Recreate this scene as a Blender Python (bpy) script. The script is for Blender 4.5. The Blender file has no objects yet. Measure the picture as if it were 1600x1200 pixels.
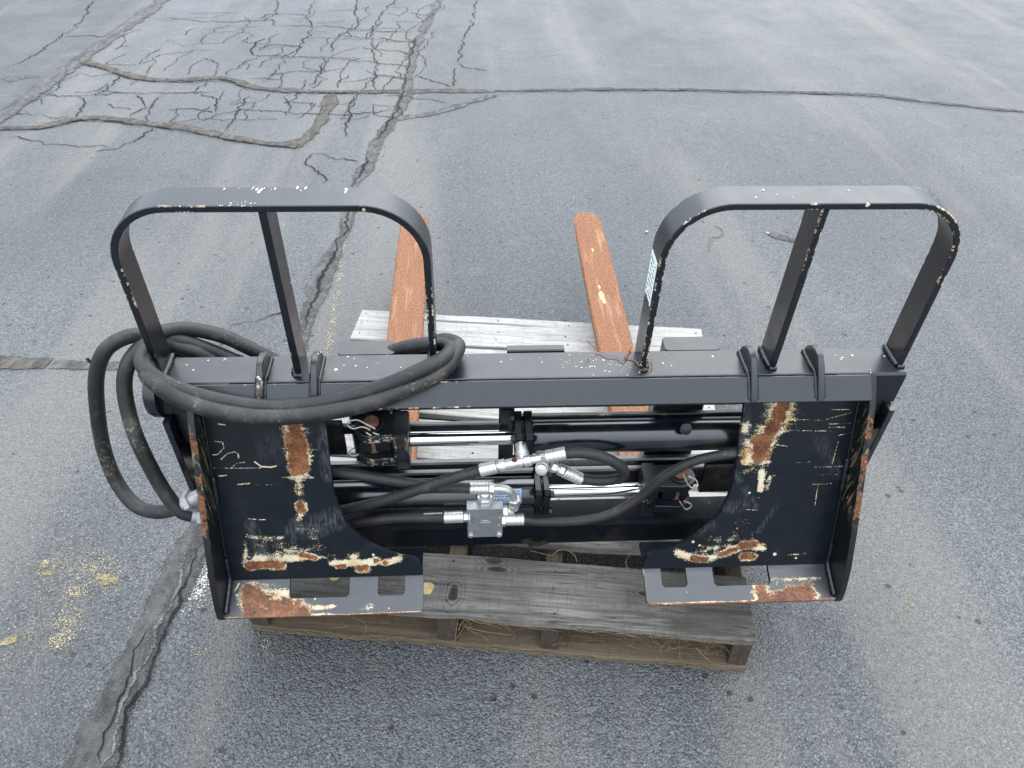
import bpy, bmesh, math, random
import numpy as np
from mathutils import Vector, Matrix, noise as mnoise

random.seed(7)
RNG = np.random.default_rng(11)
SC = bpy.context.scene
COL = SC.collection

# ------------------------------------------------------------------ camera, world, sun, exposure
cam_d = bpy.data.cameras.new('camera')
cam = bpy.data.objects.new('camera', cam_d)
COL.objects.link(cam)
R_ = Vector((0.99877855, -0.0484527, 0.00968212)); U_ = Vector((0.02315683, 0.63211398, 0.77452933)); F_ = Vector((0.04364824, 0.77335907, -0.6324639))
cam.matrix_world = Matrix(((R_.x, U_.x, -F_.x, -0.09483), (R_.y, U_.y, -F_.y, -1.03011), (R_.z, U_.z, -F_.z, 1.42449), (0, 0, 0, 1)))
cam_d.sensor_width = 36.0
cam_d.lens = 1204.51 / 1600 * 36.0
cam_d.clip_start = 0.02
cam_d.clip_end = 500
SC.camera = cam

SUN_EL, SUN_AZ = math.radians(58), math.radians(30)      # azimuth measured from +Y (away) towards +X (right)
world = bpy.data.worlds.new('World'); SC.world = world
world.use_nodes = True
wn = world.node_tree
sky = wn.nodes.new('ShaderNodeTexSky'); sky.sky_type = 'NISHITA'; sky.sun_disc = False
sky.sun_elevation = SUN_EL; sky.sun_rotation = SUN_AZ
sky.air_density = 1.0; sky.dust_density = 2.0; sky.ozone_density = 1.0
# an even cloud layer over the sky, brighter overhead than at the horizon as under real overcast
gtc = wn.nodes.new('ShaderNodeTexCoord'); gsep = wn.nodes.new('ShaderNodeSeparateXYZ'); wn.links.new(gtc.outputs['Generated'], gsep.inputs[0])
gmr = wn.nodes.new('ShaderNodeMapRange'); wn.links.new(gsep.outputs[2], gmr.inputs['Value'])
for k_, v_ in (('From Min', 0.0), ('From Max', 1.0), ('To Min', 1 / 3), ('To Max', 1.0)): gmr.inputs[k_].default_value = v_
gsc = wn.nodes.new('ShaderNodeVectorMath'); gsc.operation = 'SCALE'; gsc.inputs[0].default_value = (13.1, 14.2, 15.6); wn.links.new(gmr.outputs[0], gsc.inputs['Scale'])
gmx = wn.nodes.new('ShaderNodeMix'); gmx.data_type = 'RGBA'; gmx.inputs[0].default_value = 0.80
wn.links.new(sky.outputs['Color'], gmx.inputs[6]); wn.links.new(gsc.outputs[0], gmx.inputs[7])
wn.links.new(gmx.outputs[2], wn.nodes['Background'].inputs['Color'])
wn.nodes['Background'].inputs['Strength'].default_value = 0.12
sun_d = bpy.data.lights.new('sun', 'SUN'); sun = bpy.data.objects.new('sun', sun_d); COL.objects.link(sun)
sun_d.energy = 1.0; sun_d.angle = math.radians(75); sun_d.color = (1.0, 0.985, 0.96)
sv = Vector((math.sin(SUN_AZ) * math.cos(SUN_EL), math.cos(SUN_AZ) * math.cos(SUN_EL), math.sin(SUN_EL)))
sun.rotation_euler = sv.to_track_quat('Z', 'Y').to_euler()
sun.location = sv * 20
SC.view_settings.view_transform = 'Standard'; SC.view_settings.look = 'None'
SC.view_settings.exposure = 1.32; SC.view_settings.gamma = 1.0

# ------------------------------------------------------------------ material helpers
class NT:
    def __init__(s, name):
        s.m = bpy.data.materials.new(name); s.m.use_nodes = True
        s.t = s.m.node_tree; s.b = s.t.nodes['Principled BSDF']
        s.tc = s.t.nodes.new('ShaderNodeTexCoord').outputs['Object']
    def n(s, typ, **kw):
        nd = s.t.nodes.new(typ)
        for k, v in kw.items(): setattr(nd, k, v)
        return nd
    def l(s, a, b):
        if hasattr(a, 'is_linked') or hasattr(a, 'links'): s.t.links.new(a, b)
        else:
            b.default_value = a
    def mapping(s, scale=(1, 1, 1), rot=(0, 0, 0), src=None):
        m = s.n('ShaderNodeMapping'); s.l(src or s.tc, m.inputs['Vector'])
        m.inputs['Scale'].default_value = scale; m.inputs['Rotation'].default_value = rot
        return m.outputs[0]
    def noise(s, scale, detail=3, rough=.55, vec=None, dist=0, out='Fac'):
        nd = s.n('ShaderNodeTexNoise'); s.l(vec or s.tc, nd.inputs['Vector'])
        nd.inputs['Scale'].default_value = scale; nd.inputs['Detail'].default_value = detail
        nd.inputs['Roughness'].default_value = rough; nd.inputs['Distortion'].default_value = dist
        return nd.outputs[out]
    def voro(s, scale, vec=None, out='Distance', feature='F1', rand=1.0):
        nd = s.n('ShaderNodeTexVoronoi', feature=feature); s.l(vec or s.tc, nd.inputs['Vector'])
        nd.inputs['Scale'].default_value = scale; nd.inputs['Randomness'].default_value = rand
        return nd.outputs[out]
    def math(s, op, a, b=0.0, clamp=False):
        nd = s.n('ShaderNodeMath', operation=op, use_clamp=clamp)
        s.l(a, nd.inputs[0]); s.l(b, nd.inputs[1]); return nd.outputs[0]
    def ramp(s, fac, stops, interp='LINEAR'):
        nd = s.n('ShaderNodeValToRGB'); s.l(fac, nd.inputs['Fac'])
        cr = nd.color_ramp; cr.interpolation = interp
        while len(cr.elements) < len(stops): cr.elements.new(0.5)
        for e, (p, c) in zip(cr.elements, stops):
            e.position = p; e.color = (c, c, c, 1) if isinstance(c, (int, float)) else (*c, 1)
        return nd.outputs['Color']
    def mix(s, fac, a, b, mode='MIX'):
        nd = s.n('ShaderNodeMix', data_type='RGBA', blend_type=mode)
        s.l(fac, nd.inputs[0])
        for x, i in ((a, 6), (b, 7)):
            if isinstance(x, tuple): nd.inputs[i].default_value = (*x, 1)
            else: s.l(x, nd.inputs[i])
        return nd.outputs[2]
    def attr(s, name):
        nd = s.n('ShaderNodeAttribute', attribute_name=name); return nd.outputs['Fac']
    def bump(s, h, strength=.3, dist=.002, normal=None):
        nd = s.n('ShaderNodeBump'); s.l(h, nd.inputs['Height'])
        nd.inputs['Strength'].default_value = strength; nd.inputs['Distance'].default_value = dist
        if normal: s.l(normal, nd.inputs['Normal'])
        return nd.outputs[0]
    def step(s, v, lo, hi):
        nd = s.n('ShaderNodeMapRange', interpolation_type='SMOOTHSTEP'); s.l(v, nd.inputs['Value'])
        nd.inputs['From Min'].default_value = lo; nd.inputs['From Max'].default_value = hi
        return nd.outputs[0]
    def fin(s, col=None, rough=None, metal=None, normal=None, spec=None):
        b = s.b
        if col is not None:
            if isinstance(col, tuple): b.inputs['Base Color'].default_value = (*col, 1)
            else: s.l(col, b.inputs['Base Color'])
        if rough is not None: s.l(rough, b.inputs['Roughness'])
        if metal is not None: s.l(metal, b.inputs['Metallic'])
        if normal is not None: s.l(normal, b.inputs['Normal'])
        if spec is not None: b.inputs['Specular IOR Level'].default_value = spec
        return s.m

CREAM = (0.58, 0.51, 0.36); RUSTD = (0.042, 0.017, 0.009); RUSTL = (0.150, 0.054, 0.021)

def paint_mat(name, edge=1.0, spots=1.0, wear=False, base=(0.0026, 0.0048, 0.0078), rough=(.22, .38), mud=0.0, spec=.5):
    s = NT(name)
    fine = s.noise(260, 4, .65)
    mid = s.noise(38, 4, .6)
    big = s.noise(5.5, 2, .5)
    rust = s.ramp(s.math('ADD', s.math('MULTIPLY', fine, .5), s.math('MULTIPLY', mid, .5)), [(.36, RUSTD), (.50, RUSTL), (.64, (0.29, 0.125, 0.048))])
    cream = s.ramp(mid, [(.3, (0.44, 0.30, 0.13)), (.55, CREAM)])
    col = s.ramp(mid, [(.25, tuple(c * .8 for c in base)), (.75, tuple(c * 1.45 for c in base))])
    # dull scuffs and dust film
    scuff = s.step(s.noise(14, 6, .7, s.mapping((1, 1, 1))), .56, .75)
    col = s.mix(s.math('MULTIPLY', scuff, .12), col, (0.045, 0.047, 0.05))
    if mud:
        md = s.step(s.noise(9, 6, .7), .5, .68)
        col = s.mix(s.math('MULTIPLY', md, mud), col, (0.075, 0.062, 0.042))
    # chipped paint on the edges
    gate = s.math('MULTIPLY', s.step(s.noise(3.7, 4, .65), .555 - .045 * edge, .585 - .045 * edge), min(1.0, edge * 3))
    chip = s.math('MULTIPLY', s.attr('edge'), s.step(s.math('ADD', s.math('MULTIPLY', s.noise(180, 4, .75), .45), s.math('MULTIPLY', s.noise(36, 4, .7), .55)), .50, .54))
    chip = s.math('MULTIPLY', s.step(s.math('MULTIPLY', chip, s.math('ADD', fine, .30)), .50, .62), gate)
    chiprust = s.step(s.noise(22, 3, .6), .55, .62)
    chipcol = s.mix(chiprust, cream, rust)
    # small flecks
    vn = s.n('ShaderNodeTexVoronoi'); s.l(s.tc, vn.inputs['Vector']); vn.inputs['Scale'].default_value = 75
    sep = s.n('ShaderNodeSeparateColor'); s.l(vn.outputs['Color'], sep.inputs[0])
    pick = s.math('GREATER_THAN', sep.outputs[0], 1 - .035 * spots)
    rad = s.math('MULTIPLY', sep.outputs[1], .24)
    fleck = s.math('MULTIPLY', pick, s.math('LESS_THAN', s.math('ADD', vn.outputs['Distance'], s.math('MULTIPLY', s.math('SUBTRACT', fine, .5), .3)), rad))
    col = s.mix(fleck, col, cream)
    col = s.mix(chip, col, chipcol)
    bare = s.math('MAXIMUM', chip, fleck)
    if wear:
        w = s.attr('wear')
        wn_ = s.math('ADD', w, s.math('MULTIPLY', s.math('SUBTRACT', s.math('ADD', s.math('MULTIPLY', s.noise(420, 3, .75), .47), s.math('ADD', s.math('MULTIPLY', s.noise(60, 4, .6), .30), s.math('MULTIPLY', s.noise(90, 3, .6, s.mapping((.16, 1, 1))), .35))), .56), 1.75))
        rb = s.math('MULTIPLY', s.attr('rub'), s.step(s.noise(240, 3, .7, s.mapping((1, .25, .25))), .38, .62))
        col = s.mix(rb, col, (0.085, 0.09, 0.098))
        mc = s.step(wn_, .45, .56)
        rn_ = s.math('ADD', s.attr('rustw'), s.math('MULTIPLY', s.math('SUBTRACT', s.math('ADD', s.math('MULTIPLY', s.noise(42, 6, .75), .6), s.math('MULTIPLY', s.noise(300, 3, .75), .4)), .5), 3.0))
        rn_ = s.math('MULTIPLY', rn_, s.step(s.attr('rustw'), .0, .22))
        mr = s.step(rn_, .46, .56); mc = s.math('MAXIMUM', mc, mr)
        halo = s.math('MULTIPLY', s.step(rn_, .12, .46), .55); col = s.mix(s.math('MULTIPLY', halo, s.step(fine, .4, .6)), col, (0.30, 0.15, 0.055))
        cream2 = s.mix(s.step(s.noise(45, 4, .65), .52, .66), cream, (0.40, 0.22, 0.075))
        col = s.mix(mc, col, cream2); col = s.mix(mr, col, rust)
        bare = s.math('MAXIMUM', bare, mc)
    r = s.ramp(s.noise(20, 4, .6), [(.3, rough[0]), (.7, rough[1])])
    r = s.mix(scuff, r, (.5, .5, .5)); r = s.mix(bare, r, (.85, .85, .85))
    h = s.math('SUBTRACT', s.math('MULTIPLY', s.noise(900, 2, .5), .10), s.math('MULTIPLY', bare, .6))
    nrm = s.bump(h, .35, .0006)
    return s.fin(col, r, 0.0, nrm, spec)

M = {}
M['paint'] = paint_mat('black_paint', edge=.30, spots=1.0, spec=.66)
M['paint_lug'] = paint_mat('black_paint_lug', edge=.7, spots=.3, spec=.66)
M['paint_plate'] = paint_mat('black_paint_worn', edge=.3, spots=.5, wear=True, rough=(.26, .40), spec=.34)
M['paint_chipped'] = paint_mat('black_paint_chipped_rims', edge=.6, spots=1.6, spec=.66)
M['paint_foot'] = paint_mat('black_paint_worn_foot', edge=.5, spots=.6, wear=True, rough=(.26, .40), spec=.85)
M['paint_clean'] = paint_mat('black_paint_inner', edge=.0, spots=.25, rough=(.2, .36), mud=.25, spec=.8)
M['paint_dull'] = paint_mat('black_paint_dull', edge=.0, spots=.3, rough=(.5, .62), mud=.2, spec=.1)
M['paint_cyl'] = paint_mat('black_cylinder_paint', edge=.0, spots=.25, rough=(.14, .24), mud=.22, spec=.9)
M['paint_dirty'] = paint_mat('black_dirty_casting', edge=.2, spots=.6, rough=(.35, .55), mud=.55)
M['weld'] = paint_mat('painted_weld', edge=.4, spots=.6, rough=(.2, .35))

def rust_mat(name, tone=1.0):
    s = NT(name)
    f = s.noise(230, 5, .75); m_ = s.noise(48, 5, .7); b = s.noise(9, 3, .5)
    col = s.ramp(f, [(.28, tuple(c * tone for c in (0.055, 0.020, 0.010))), (.48, tuple(c * tone for c in (0.170, 0.074, 0.038))), (.66, tuple(c * tone for c in (0.33, 0.185, 0.110)))])
    col = s.mix(s.math('MULTIPLY', s.step(m_, .5, .7), .5), col, (0.205 * tone, 0.088 * tone, 0.042 * tone))
    col = s.mix(s.math('MULTIPLY', s.step(b, .5, .72), .35), col, (0.16 * tone, 0.075 * tone, 0.05 * tone))
    stv = s.step(s.noise(55, 4, .65, s.mapping((1, .10, 1))), .52, .70); col = s.mix(s.math('MULTIPLY', stv, .45), col, (0.36 * tone, 0.225 * tone, 0.145 * tone))
    dkp = s.step(s.noise(16, 5, .7, s.mapping((1, .4, 1))), .54, .70); col = s.mix(s.math('MULTIPLY', dkp, .45), col, (0.075 * tone, 0.040 * tone, 0.027 * tone))
    lt = s.math('MULTIPLY', s.attr('wear'), s.math('ADD', m_, .3))
    col = s.mix(s.step(lt, .42, .56), col, (0.62, 0.44, 0.24))
    return s.fin(col, .9, 0, s.bump(s.math('ADD', f, s.math('MULTIPLY', m_, .6)), .5, .0008), .25)
M['rust'] = rust_mat('rusty_steel')
M['rust_edge'] = rust_mat('rusty_edge', .8)

def steel_mat(name, col=(0.62, 0.62, 0.60), rough=.28, metal=1.0, dirt=.4):
    s = NT(name)
    d = s.step(s.noise(45, 5, .7), .5, .68)
    c = s.mix(s.math('MULTIPLY', d, dirt), col, (0.12, 0.10, 0.075))
    c = s.mix(s.step(s.noise(24, 4, .6), .67, .72), c, (0.40, 0.15, 0.05))
    r = s.ramp(s.noise(70, 4, .6), [(.3, rough * .8), (.7, min(1, rough * 1.5))])
    return s.fin(c, r, metal, s.bump(s.noise(500, 3, .6), .12, .0006))
M['zinc'] = steel_mat('zinc_plated', (0.66, 0.66, 0.63), .38, .85, .3)
M['zinc_dull'] = steel_mat('weathered_zinc', (0.42, 0.42, 0.41), .45, .8, .5)
M['block'] = steel_mat('bare_aluminium', (0.34, 0.35, 0.36), .42, .75, .12)
M['wire'] = steel_mat('clip_wire', (0.62, 0.58, 0.50), .45, .6, .3)
def chrome():
    s = NT('chrome_rod')
    st = s.noise(60, 3, .6, s.mapping((.03, 1, 1)))
    c = s.ramp(st, [(.35, (0.52, 0.52, 0.51)), (.65, (0.78, 0.78, 0.77))])
    return s.fin(c, .10, 1.0, s.bump(s.noise(80, 2, .5), .03, .001))
M['chrome'] = chrome()

def rubber(name, base=.022, dirt=.5):
    s = NT(name)
    d = s.step(s.noise(22, 6, .72), .46, .72)
    sp = s.step(s.math('ADD', s.math('MULTIPLY', s.noise(190, 4, .7), .6), s.math('MULTIPLY', s.noise(11, 3, .6), .4)), .57, .64)
    c = s.mix(s.math('MULTIPLY', d, dirt), (base, base, base * 1.02), (0.080, 0.074, 0.060))
    c = s.mix(s.math('MULTIPLY', sp, dirt * .8), c, (0.28, 0.24, 0.17))
    return s.fin(c, .55, 0, s.bump(s.math('ADD', s.noise(300, 3, .6), s.math('MULTIPLY', s.noise(40, 3), .5)), .25, .001), .45)
M['hose'] = rubber('hose_rubber', .011, .5); M['hose_in'] = rubber('hose_rubber_clean', .016, .22)

def wood(name, axis, tone, dark, contrast=1.0, warm=0.0, stain=0.0, wave=1.0, knots=()):
    s = NT(name)
    oi = s.n('ShaderNodeObjectInfo').outputs['Random']
    off = s.n('ShaderNodeCombineXYZ'); s.l(s.math('MULTIPLY', oi, 37.0), off.inputs[0]); s.l(s.math('MULTIPLY', oi, 11.0), off.inputs[1]); s.l(s.math('MULTIPLY', oi, 5.0), off.inputs[2])
    ad = s.n('ShaderNodeVectorMath', operation='ADD'); s.l(s.tc, ad.inputs[0]); s.l(off.outputs[0], ad.inputs[1])
    v = ad.outputs[0]
    st = {'x': (.05, 1, 1), 'y': (1, .05, 1)}[axis]
    st2 = {'x': (.16, 1, 1), 'y': (1, .16, 1)}[axis]
    warp = s.noise(7, 2, .5, s.mapping(st2, src=v), out='Color')
    wm = s.n('ShaderNodeMix', data_type='VECTOR'); wm.inputs[0].default_value = .06
    s.l(s.mapping(st, src=v), wm.inputs[4]); s.l(warp, wm.inputs[5])
    g1 = s.noise(300, 6, .75, wm.outputs[1]); g2 = s.noise(60, 5, .7, wm.outputs[1], .4); g3 = s.noise(5, 3, .6, v)
    wv = s.n('ShaderNodeTexWave', wave_type='BANDS', bands_direction={'x': 'Y', 'y': 'X'}[axis], wave_profile='SIN'); s.l(s.mapping({'x': (.16, 1, 1), 'y': (1, .16, 1)}[axis], src=v), wv.inputs['Vector'])
    wv.inputs['Scale'].default_value = 13; wv.inputs['Distortion'].default_value = 11; wv.inputs['Detail'].default_value = 3; wv.inputs['Detail Scale'].default_value = .5; wv.inputs['Detail Roughness'].default_value = .6
    lo = tuple(d for d in dark); hi = tuple(t for t in tone)
    midc = tuple(a * .35 + b * .65 for a, b in zip(lo, hi))
    c = s.ramp(s.math('ADD', s.math('MULTIPLY', g1, .6), s.math('MULTIPLY', g2, .4)), [(.5 - .15 / contrast, lo), (.5 - .01, midc), (.5 + .12 / contrast, hi)])
    ring = s.math('MULTIPLY', s.step(wv.outputs['Fac'], .62, .95), s.step(g1, .40, .58))
    c = s.mix(s.math('MULTIPLY', ring, .42 * wave), c, tuple(x * 1.3 for x in lo))
    c = s.mix(s.math('MULTIPLY', s.step(g3, .42, .68), .35 + stain), c, tuple(x * .45 for x in tone))
    # crosswise saw marks
    sw = {'x': (1, .10, .1), 'y': (.10, 1, .1)}[axis]
    saw = s.step(s.noise(210, 3, .6, s.mapping(sw, (0, 0, .55), v)), .54, .64)
    c = s.mix(s.math('MULTIPLY', saw, .34 * wave), c, tuple(x * .35 for x in tone))
    # knots
    kv = s.n('ShaderNodeTexVoronoi'); s.l(s.mapping({'x': (.6, 1.2, 1), 'y': (1.2, .6, 1)}[axis], src=v), kv.inputs['Vector']); kv.inputs['Scale'].default_value = 5.5
    kn = s.math('SUBTRACT', 1.0, s.step(s.math('ADD', kv.outputs['Distance'], s.math('MULTIPLY', s.math('SUBTRACT', g2, .5), .15)), .05, .15))
    c = s.mix(s.math('MULTIPLY', kn, .75), c, (0.055, 0.042, 0.032))
    for (kx, ky, rx, ry) in knots:
        mp = s.n('ShaderNodeMapping'); s.l(s.tc, mp.inputs['Vector']); mp.inputs['Location'].default_value = (-kx / rx, -ky / ry, 0); mp.inputs['Scale'].default_value = (1 / rx, 1 / ry, 0)
        ln = s.n('ShaderNodeVectorMath', operation='LENGTH'); s.l(mp.outputs[0], ln.inputs[0]); d_ = s.math('ADD', ln.outputs['Value'], s.math('MULTIPLY', s.math('SUBTRACT', g2, .5), 1.4))
        ringk = s.math('MULTIPLY', s.step(s.math('SINE', s.math('MULTIPLY', d_, 9.0)), .1, .7), s.math('SUBTRACT', 1.0, s.step(d_, 1.4, 3.2)))
        c = s.mix(s.math('MULTIPLY', ringk, .5), c, tuple(x * 1.2 for x in lo))
        c = s.mix(s.math('MULTIPLY', s.math('SUBTRACT', 1.0, s.step(d_, .6, 1.15)), .88), c, (0.020, 0.016, 0.013))
    if knots:
        bs = s.step(s.math('ADD', s.noise(4, 4, .65), 0.0), .46, .62); c = s.mix(s.math('MULTIPLY', bs, .45), c, (0.055, 0.043, 0.033))
    if warm: c = s.mix(warm, c, (0.19, 0.12, 0.055))
    crack = s.step(s.noise(26, 2, .4, s.mapping({'x': (.02, 1, 1), 'y': (1, .02, 1)}[axis], src=v)), .66, .69)
    c = s.mix(s.math('MULTIPLY', crack, .7), c, (0.05, 0.042, 0.035))
    h = s.math('SUBTRACT', s.math('ADD', s.math('MULTIPLY', g1, .6), s.math('MULTIPLY', g2, .5)), s.math('MULTIPLY', crack, .8))
    return s.fin(c, .88, 0, s.bump(h, .5, .0018), .2)
M['wood_pale'] = wood('weathered_pale_wood', 'x', (0.38, 0.37, 0.35), (0.14, 0.132, 0.122), 1.1, 0, 0, .7)
M['wood_grey'] = wood('weathered_grey_wood', 'x', (0.24, 0.226, 0.205), (0.028, 0.025, 0.022), 1.35, 0, .15, 1.0, ((-.012, .126, .017, .008), (-.004, .108, .020, .007), (-.085, .040, .010, .020), (.30, .075, .016, .007)))
M['wood_warm'] = wood('aged_brown_wood', 'y', (0.085, 0.068, 0.050), (0.012, 0.010, 0.008), 1.1, .04)
M['wood_bottom'] = wood('brown_base_wood', 'x', (0.17, 0.135, 0.098), (0.028, 0.022, 0.017), 1.0, .12)
M['wood_broken'] = wood('splintered_wood', 'x', (0.26, 0.21, 0.14), (0.11, 0.085, 0.055), 1.0, .1)

def flat(name, col, rough=.8, n=60, amt=.35, spec=.3):  # noqa
    s = NT(name); f = s.noise(n, 4, .6)
    return s.fin(s.ramp(f, [(.3, tuple(c * (1 - amt) for c in col)), (.7, tuple(min(1, c * (1 + amt)) for c in col))]), rough, 0, s.bump(f, .3, .001), spec)
M['nail'] = flat('rusty_nail', (0.085, 0.030, 0.020), .8, 300)
M['straw'] = flat('dry_straw', (0.17, 0.125, 0.062), .8, 40)
M['leaf'] = flat('yellow_leaf', (0.62, 0.47, 0.22), .6, 120, .25)
M['sand'] = flat('pale_yellow_speckle', (0.46, 0.38, 0.20), .9, 60, .3)
M['white_spill'] = flat('white_speckle', (0.40, 0.385, 0.35), .9, 60, .25)
M['black_print'] = flat('black_print', (0.02, 0.022, 0.025), .6, 60, .2)
M['blue_print'] = flat('blue_print', (0.03, 0.06, 0.20), .5, 60, .2)
M['decal_white'] = flat('white_decal', (0.66, 0.72, 0.70), .45, 90, .12)
M['decal_blue'] = flat('faded_blue_decal', (0.30, 0.40, 0.48), .35, 70, .45)
M['red_cap'] = flat('red_plastic', (0.09, 0.018, 0.014), .6, 90)
M['copper'] = flat('rusty_wire', (0.30, 0.10, 0.04), .6, 90)
M['stone'] = flat('loose_stone', (0.16, 0.155, 0.15), .9, 90, .3)
M['mark_white'] = flat('white_stamp', (0.55, 0.56, 0.56), .7, 90, .2)

# ------------------------------------------------------------------ mesh helpers
def mesh_obj(name, verts, faces, mat, parent=None, attrs=None, smooth=False, mats=None, fmat=None):
    me = bpy.data.meshes.new(name)
    me.from_pydata([tuple(v) for v in verts], [], faces)
    for k, vals in (attrs or {}).items():
        a = me.attributes.new(k, 'FLOAT', 'POINT'); a.data.foreach_set('value', np.asarray(vals, dtype=np.float32))
    for m_ in (mats or [mat]): me.materials.append(m_)
    if fmat is not None: me.polygons.foreach_set('material_index', np.asarray(fmat, dtype=np.int32))
    if smooth: me.polygons.foreach_set('use_smooth', [True] * len(me.polygons))
    me.update()
    o = bpy.data.objects.new(name, me); COL.objects.link(o)
    if parent is not None: o.parent = parent
    return o
def smooth_by_angle(o, deg=35):
    me = o.data
    me.polygons.foreach_set('use_smooth', [True] * len(me.polygons))
    bm = bmesh.new(); bm.from_mesh(me)
    for e in bm.edges:
        if len(e.link_faces) == 2 and e.calc_face_angle(0) > math.radians(deg): e.smooth = False
    bm.to_mesh(me); bm.free(); return o
def fix_normals(o):
    bm = bmesh.new(); bm.from_mesh(o.data); bmesh.ops.recalc_face_normals(bm, faces=bm.faces); bm.to_mesh(o.data); bm.free(); return o

class MB:
    """collects pieces of one mesh"""
    def __init__(s): s.v = []; s.f = []; s.e = []
    def add(s, v, f, e=None):
        k = len(s.v); s.v += [tuple(p) for p in v]; s.f += [tuple(i + k for i in q) for q in f]
        s.e += list(e) if e is not None else [0.0] * len(v); return s
    def build(s, name, mat, parent=None, smooth=None):
        o = mesh_obj(name, s.v, s.f, mat, parent, {'edge': s.e}); fix_normals(o)
        if smooth: smooth_by_angle(o, smooth)
        return o
    def sweep(s, path, Ns, Bs, wn, wb, bev=.0012, sup=.005, cap=True, closed=False):
        hn, hb = wn / 2, wb / 2; bev = min(bev, hn * .45, hb * .45); sn, sb = min(sup, hn * .7), min(sup, hb * .7)
        sec = []
        for (sx, sy, o) in ((1, 1, 0), (-1, 1, 1), (-1, -1, 0), (1, -1, 1)):
            q = [(sx * hn, sy * (hb - sb - bev), 0), (sx * hn, sy * (hb - bev), 1), (sx * (hn - bev), sy * hb, 1), (sx * (hn - sn - bev), sy * hb, 0)]
            sec += q if o == 0 else q[::-1]
        n = len(sec); v = []; e = []; f = []
        for p, N, B in zip(path, Ns, Bs):
            for a, b, ed in sec:
                v.append(tuple(p[i] + N[i] * a + B[i] * b for i in range(3))); e.append(ed)
        L = len(path)
        for i in range(L if closed else L - 1):
            for j in range(n):
                a, b = i * n + j, i * n + (j + 1) % n; c, d = ((i + 1) % L) * n + (j + 1) % n, ((i + 1) % L) * n + j
                f.append((a, b, c, d))
        if cap and not closed: f.append(tuple(range(n))[::-1]); f.append(tuple((L - 1) * n + k for k in range(n)))
        return s.add(v, f, e)
    def box(s, x0, x1, y0, y1, z0, z1, bev=.0015, sup=.004):
        d = (x1 - x0, y1 - y0, z1 - z0); c = ((x0 + x1) / 2, (y0 + y1) / 2, (z0 + z1) / 2)
        ax = max(range(3), key=lambda i: d[i]); n_, b_ = (ax + 1) % 3, (ax + 2) % 3
        A = [0, 0, 0]; N = [0, 0, 0]; B = [0, 0, 0]; N[n_] = 1; B[b_] = 1
        ps = []
        for t in (-.5, .5):
            p = list(c); p[ax] += t * d[ax]; ps.append(p)
        return s.sweep(ps, [N, N], [B, B], d[n_], d[b_], bev, sup)
    def lathe(s, p, d, prof, n=24, hexa=False, up=None, phase=0):
        """prof: (distance along d, radius)"""
        p = Vector(p); d = Vector(d).normalized(); a = d.orthogonal().normalized() if up is None else (Vector(up) - d * Vector(up).dot(d)).normalized()
        b = d.cross(a); v = []; f = []; e = []
        for t, r in prof:
            for k in range(n):
                an = 2 * math.pi * k / n + phase
                v.append(tuple(p + d * t + (a * math.cos(an) + b * math.sin(an)) * max(r, 1e-5))); e.append(0)
        for i in range(len(prof) - 1):
            for k in range(n):
                f.append((i * n + k, i * n + (k + 1) % n, (i + 1) * n + (k + 1) % n, (i + 1) * n + k))
        f.append(tuple(range(n))[::-1]); f.append(tuple((len(prof) - 1) * n + k for k in range(n)))
        return s.add(v, f, e)
    def cyl(s, p, q, r, n=24, bev=.001, phase=0, up=None):
        p = Vector(p); q = Vector(q); L = (q - p).length
        return s.lathe(p, q - p, [(0, r - bev), (bev, r), (L - bev, r), (L, r - bev)], n, phase=phase, up=up)
    def tube(s, pts, r, n=12, sub=8, rough=0.0, taper=None):
        P_ = catmull(pts, sub); v = []; f = []
        T = [(Vector(P_[min(i + 1, len(P_) - 1)]) - Vector(P_[max(i - 1, 0)])).normalized() for i in range(len(P_))]
        N = T[0].orthogonal().normalized()
        for i, p in enumerate(P_):
            N = (N - T[i] * N.dot(T[i])).normalized(); B = T[i].cross(N)
            rr = r * (1 if taper is None else taper(i / (len(P_) - 1)))
            for k in range(n):
                an = 2 * math.pi * k / n
                q = rr * (1 + (random.uniform(-rough, rough) if rough else 0))
                v.append(tuple(Vector(p) + (N * math.cos(an) + B * math.sin(an)) * q))
        for i in range(len(P_) - 1):
            for k in range(n): f.append((i * n + k, i * n + (k + 1) % n, (i + 1) * n + (k + 1) % n, (i + 1) * n + k))
        f.append(tuple(range(n))[::-1]); f.append(tuple((len(P_) - 1) * n + k for k in range(n)))
        return s.add(v, f)
    def prism(s, outline, axis, a0, a1, edge_attr=1.0, bev=.0012):
        """outline: list of 2D points in the plane across axis (x: (y,z), y: (x,z), z: (x,y)), a slab with bevelled rims"""
        n = len(outline); c = [sum(p[i] for p in outline) / n for i in (0, 1)]
        def at(p, a):
            return {'x': (a, p[0], p[1]), 'y': (p[0], a, p[1]), 'z': (p[0], p[1], a)}[axis]
        ins = inset(outline, bev); ins2 = inset(outline, bev + .0045)
        v = []; e = []; f = []
        rings = [(ins2, a0, 0), (ins, a0, 1), (outline, a0 + bev, 1), (outline, a1 - bev, 1), (ins, a1, 1), (ins2, a1, 0)]
        for o_, a, ed in rings:
            for p in o_: v.append(at(p, a)); e.append(ed * edge_attr)
        for i in range(len(rings) - 1):
            for k in range(n): f.append((i * n + k, i * n + (k + 1) % n, (i + 1) * n + (k + 1) % n, (i + 1) * n + k))
        f.append(tuple(range(n))[::-1]); f.append(tuple((len(rings) - 1) * n + k for k in range(n)))
        return s.add(v, f, e)

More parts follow.
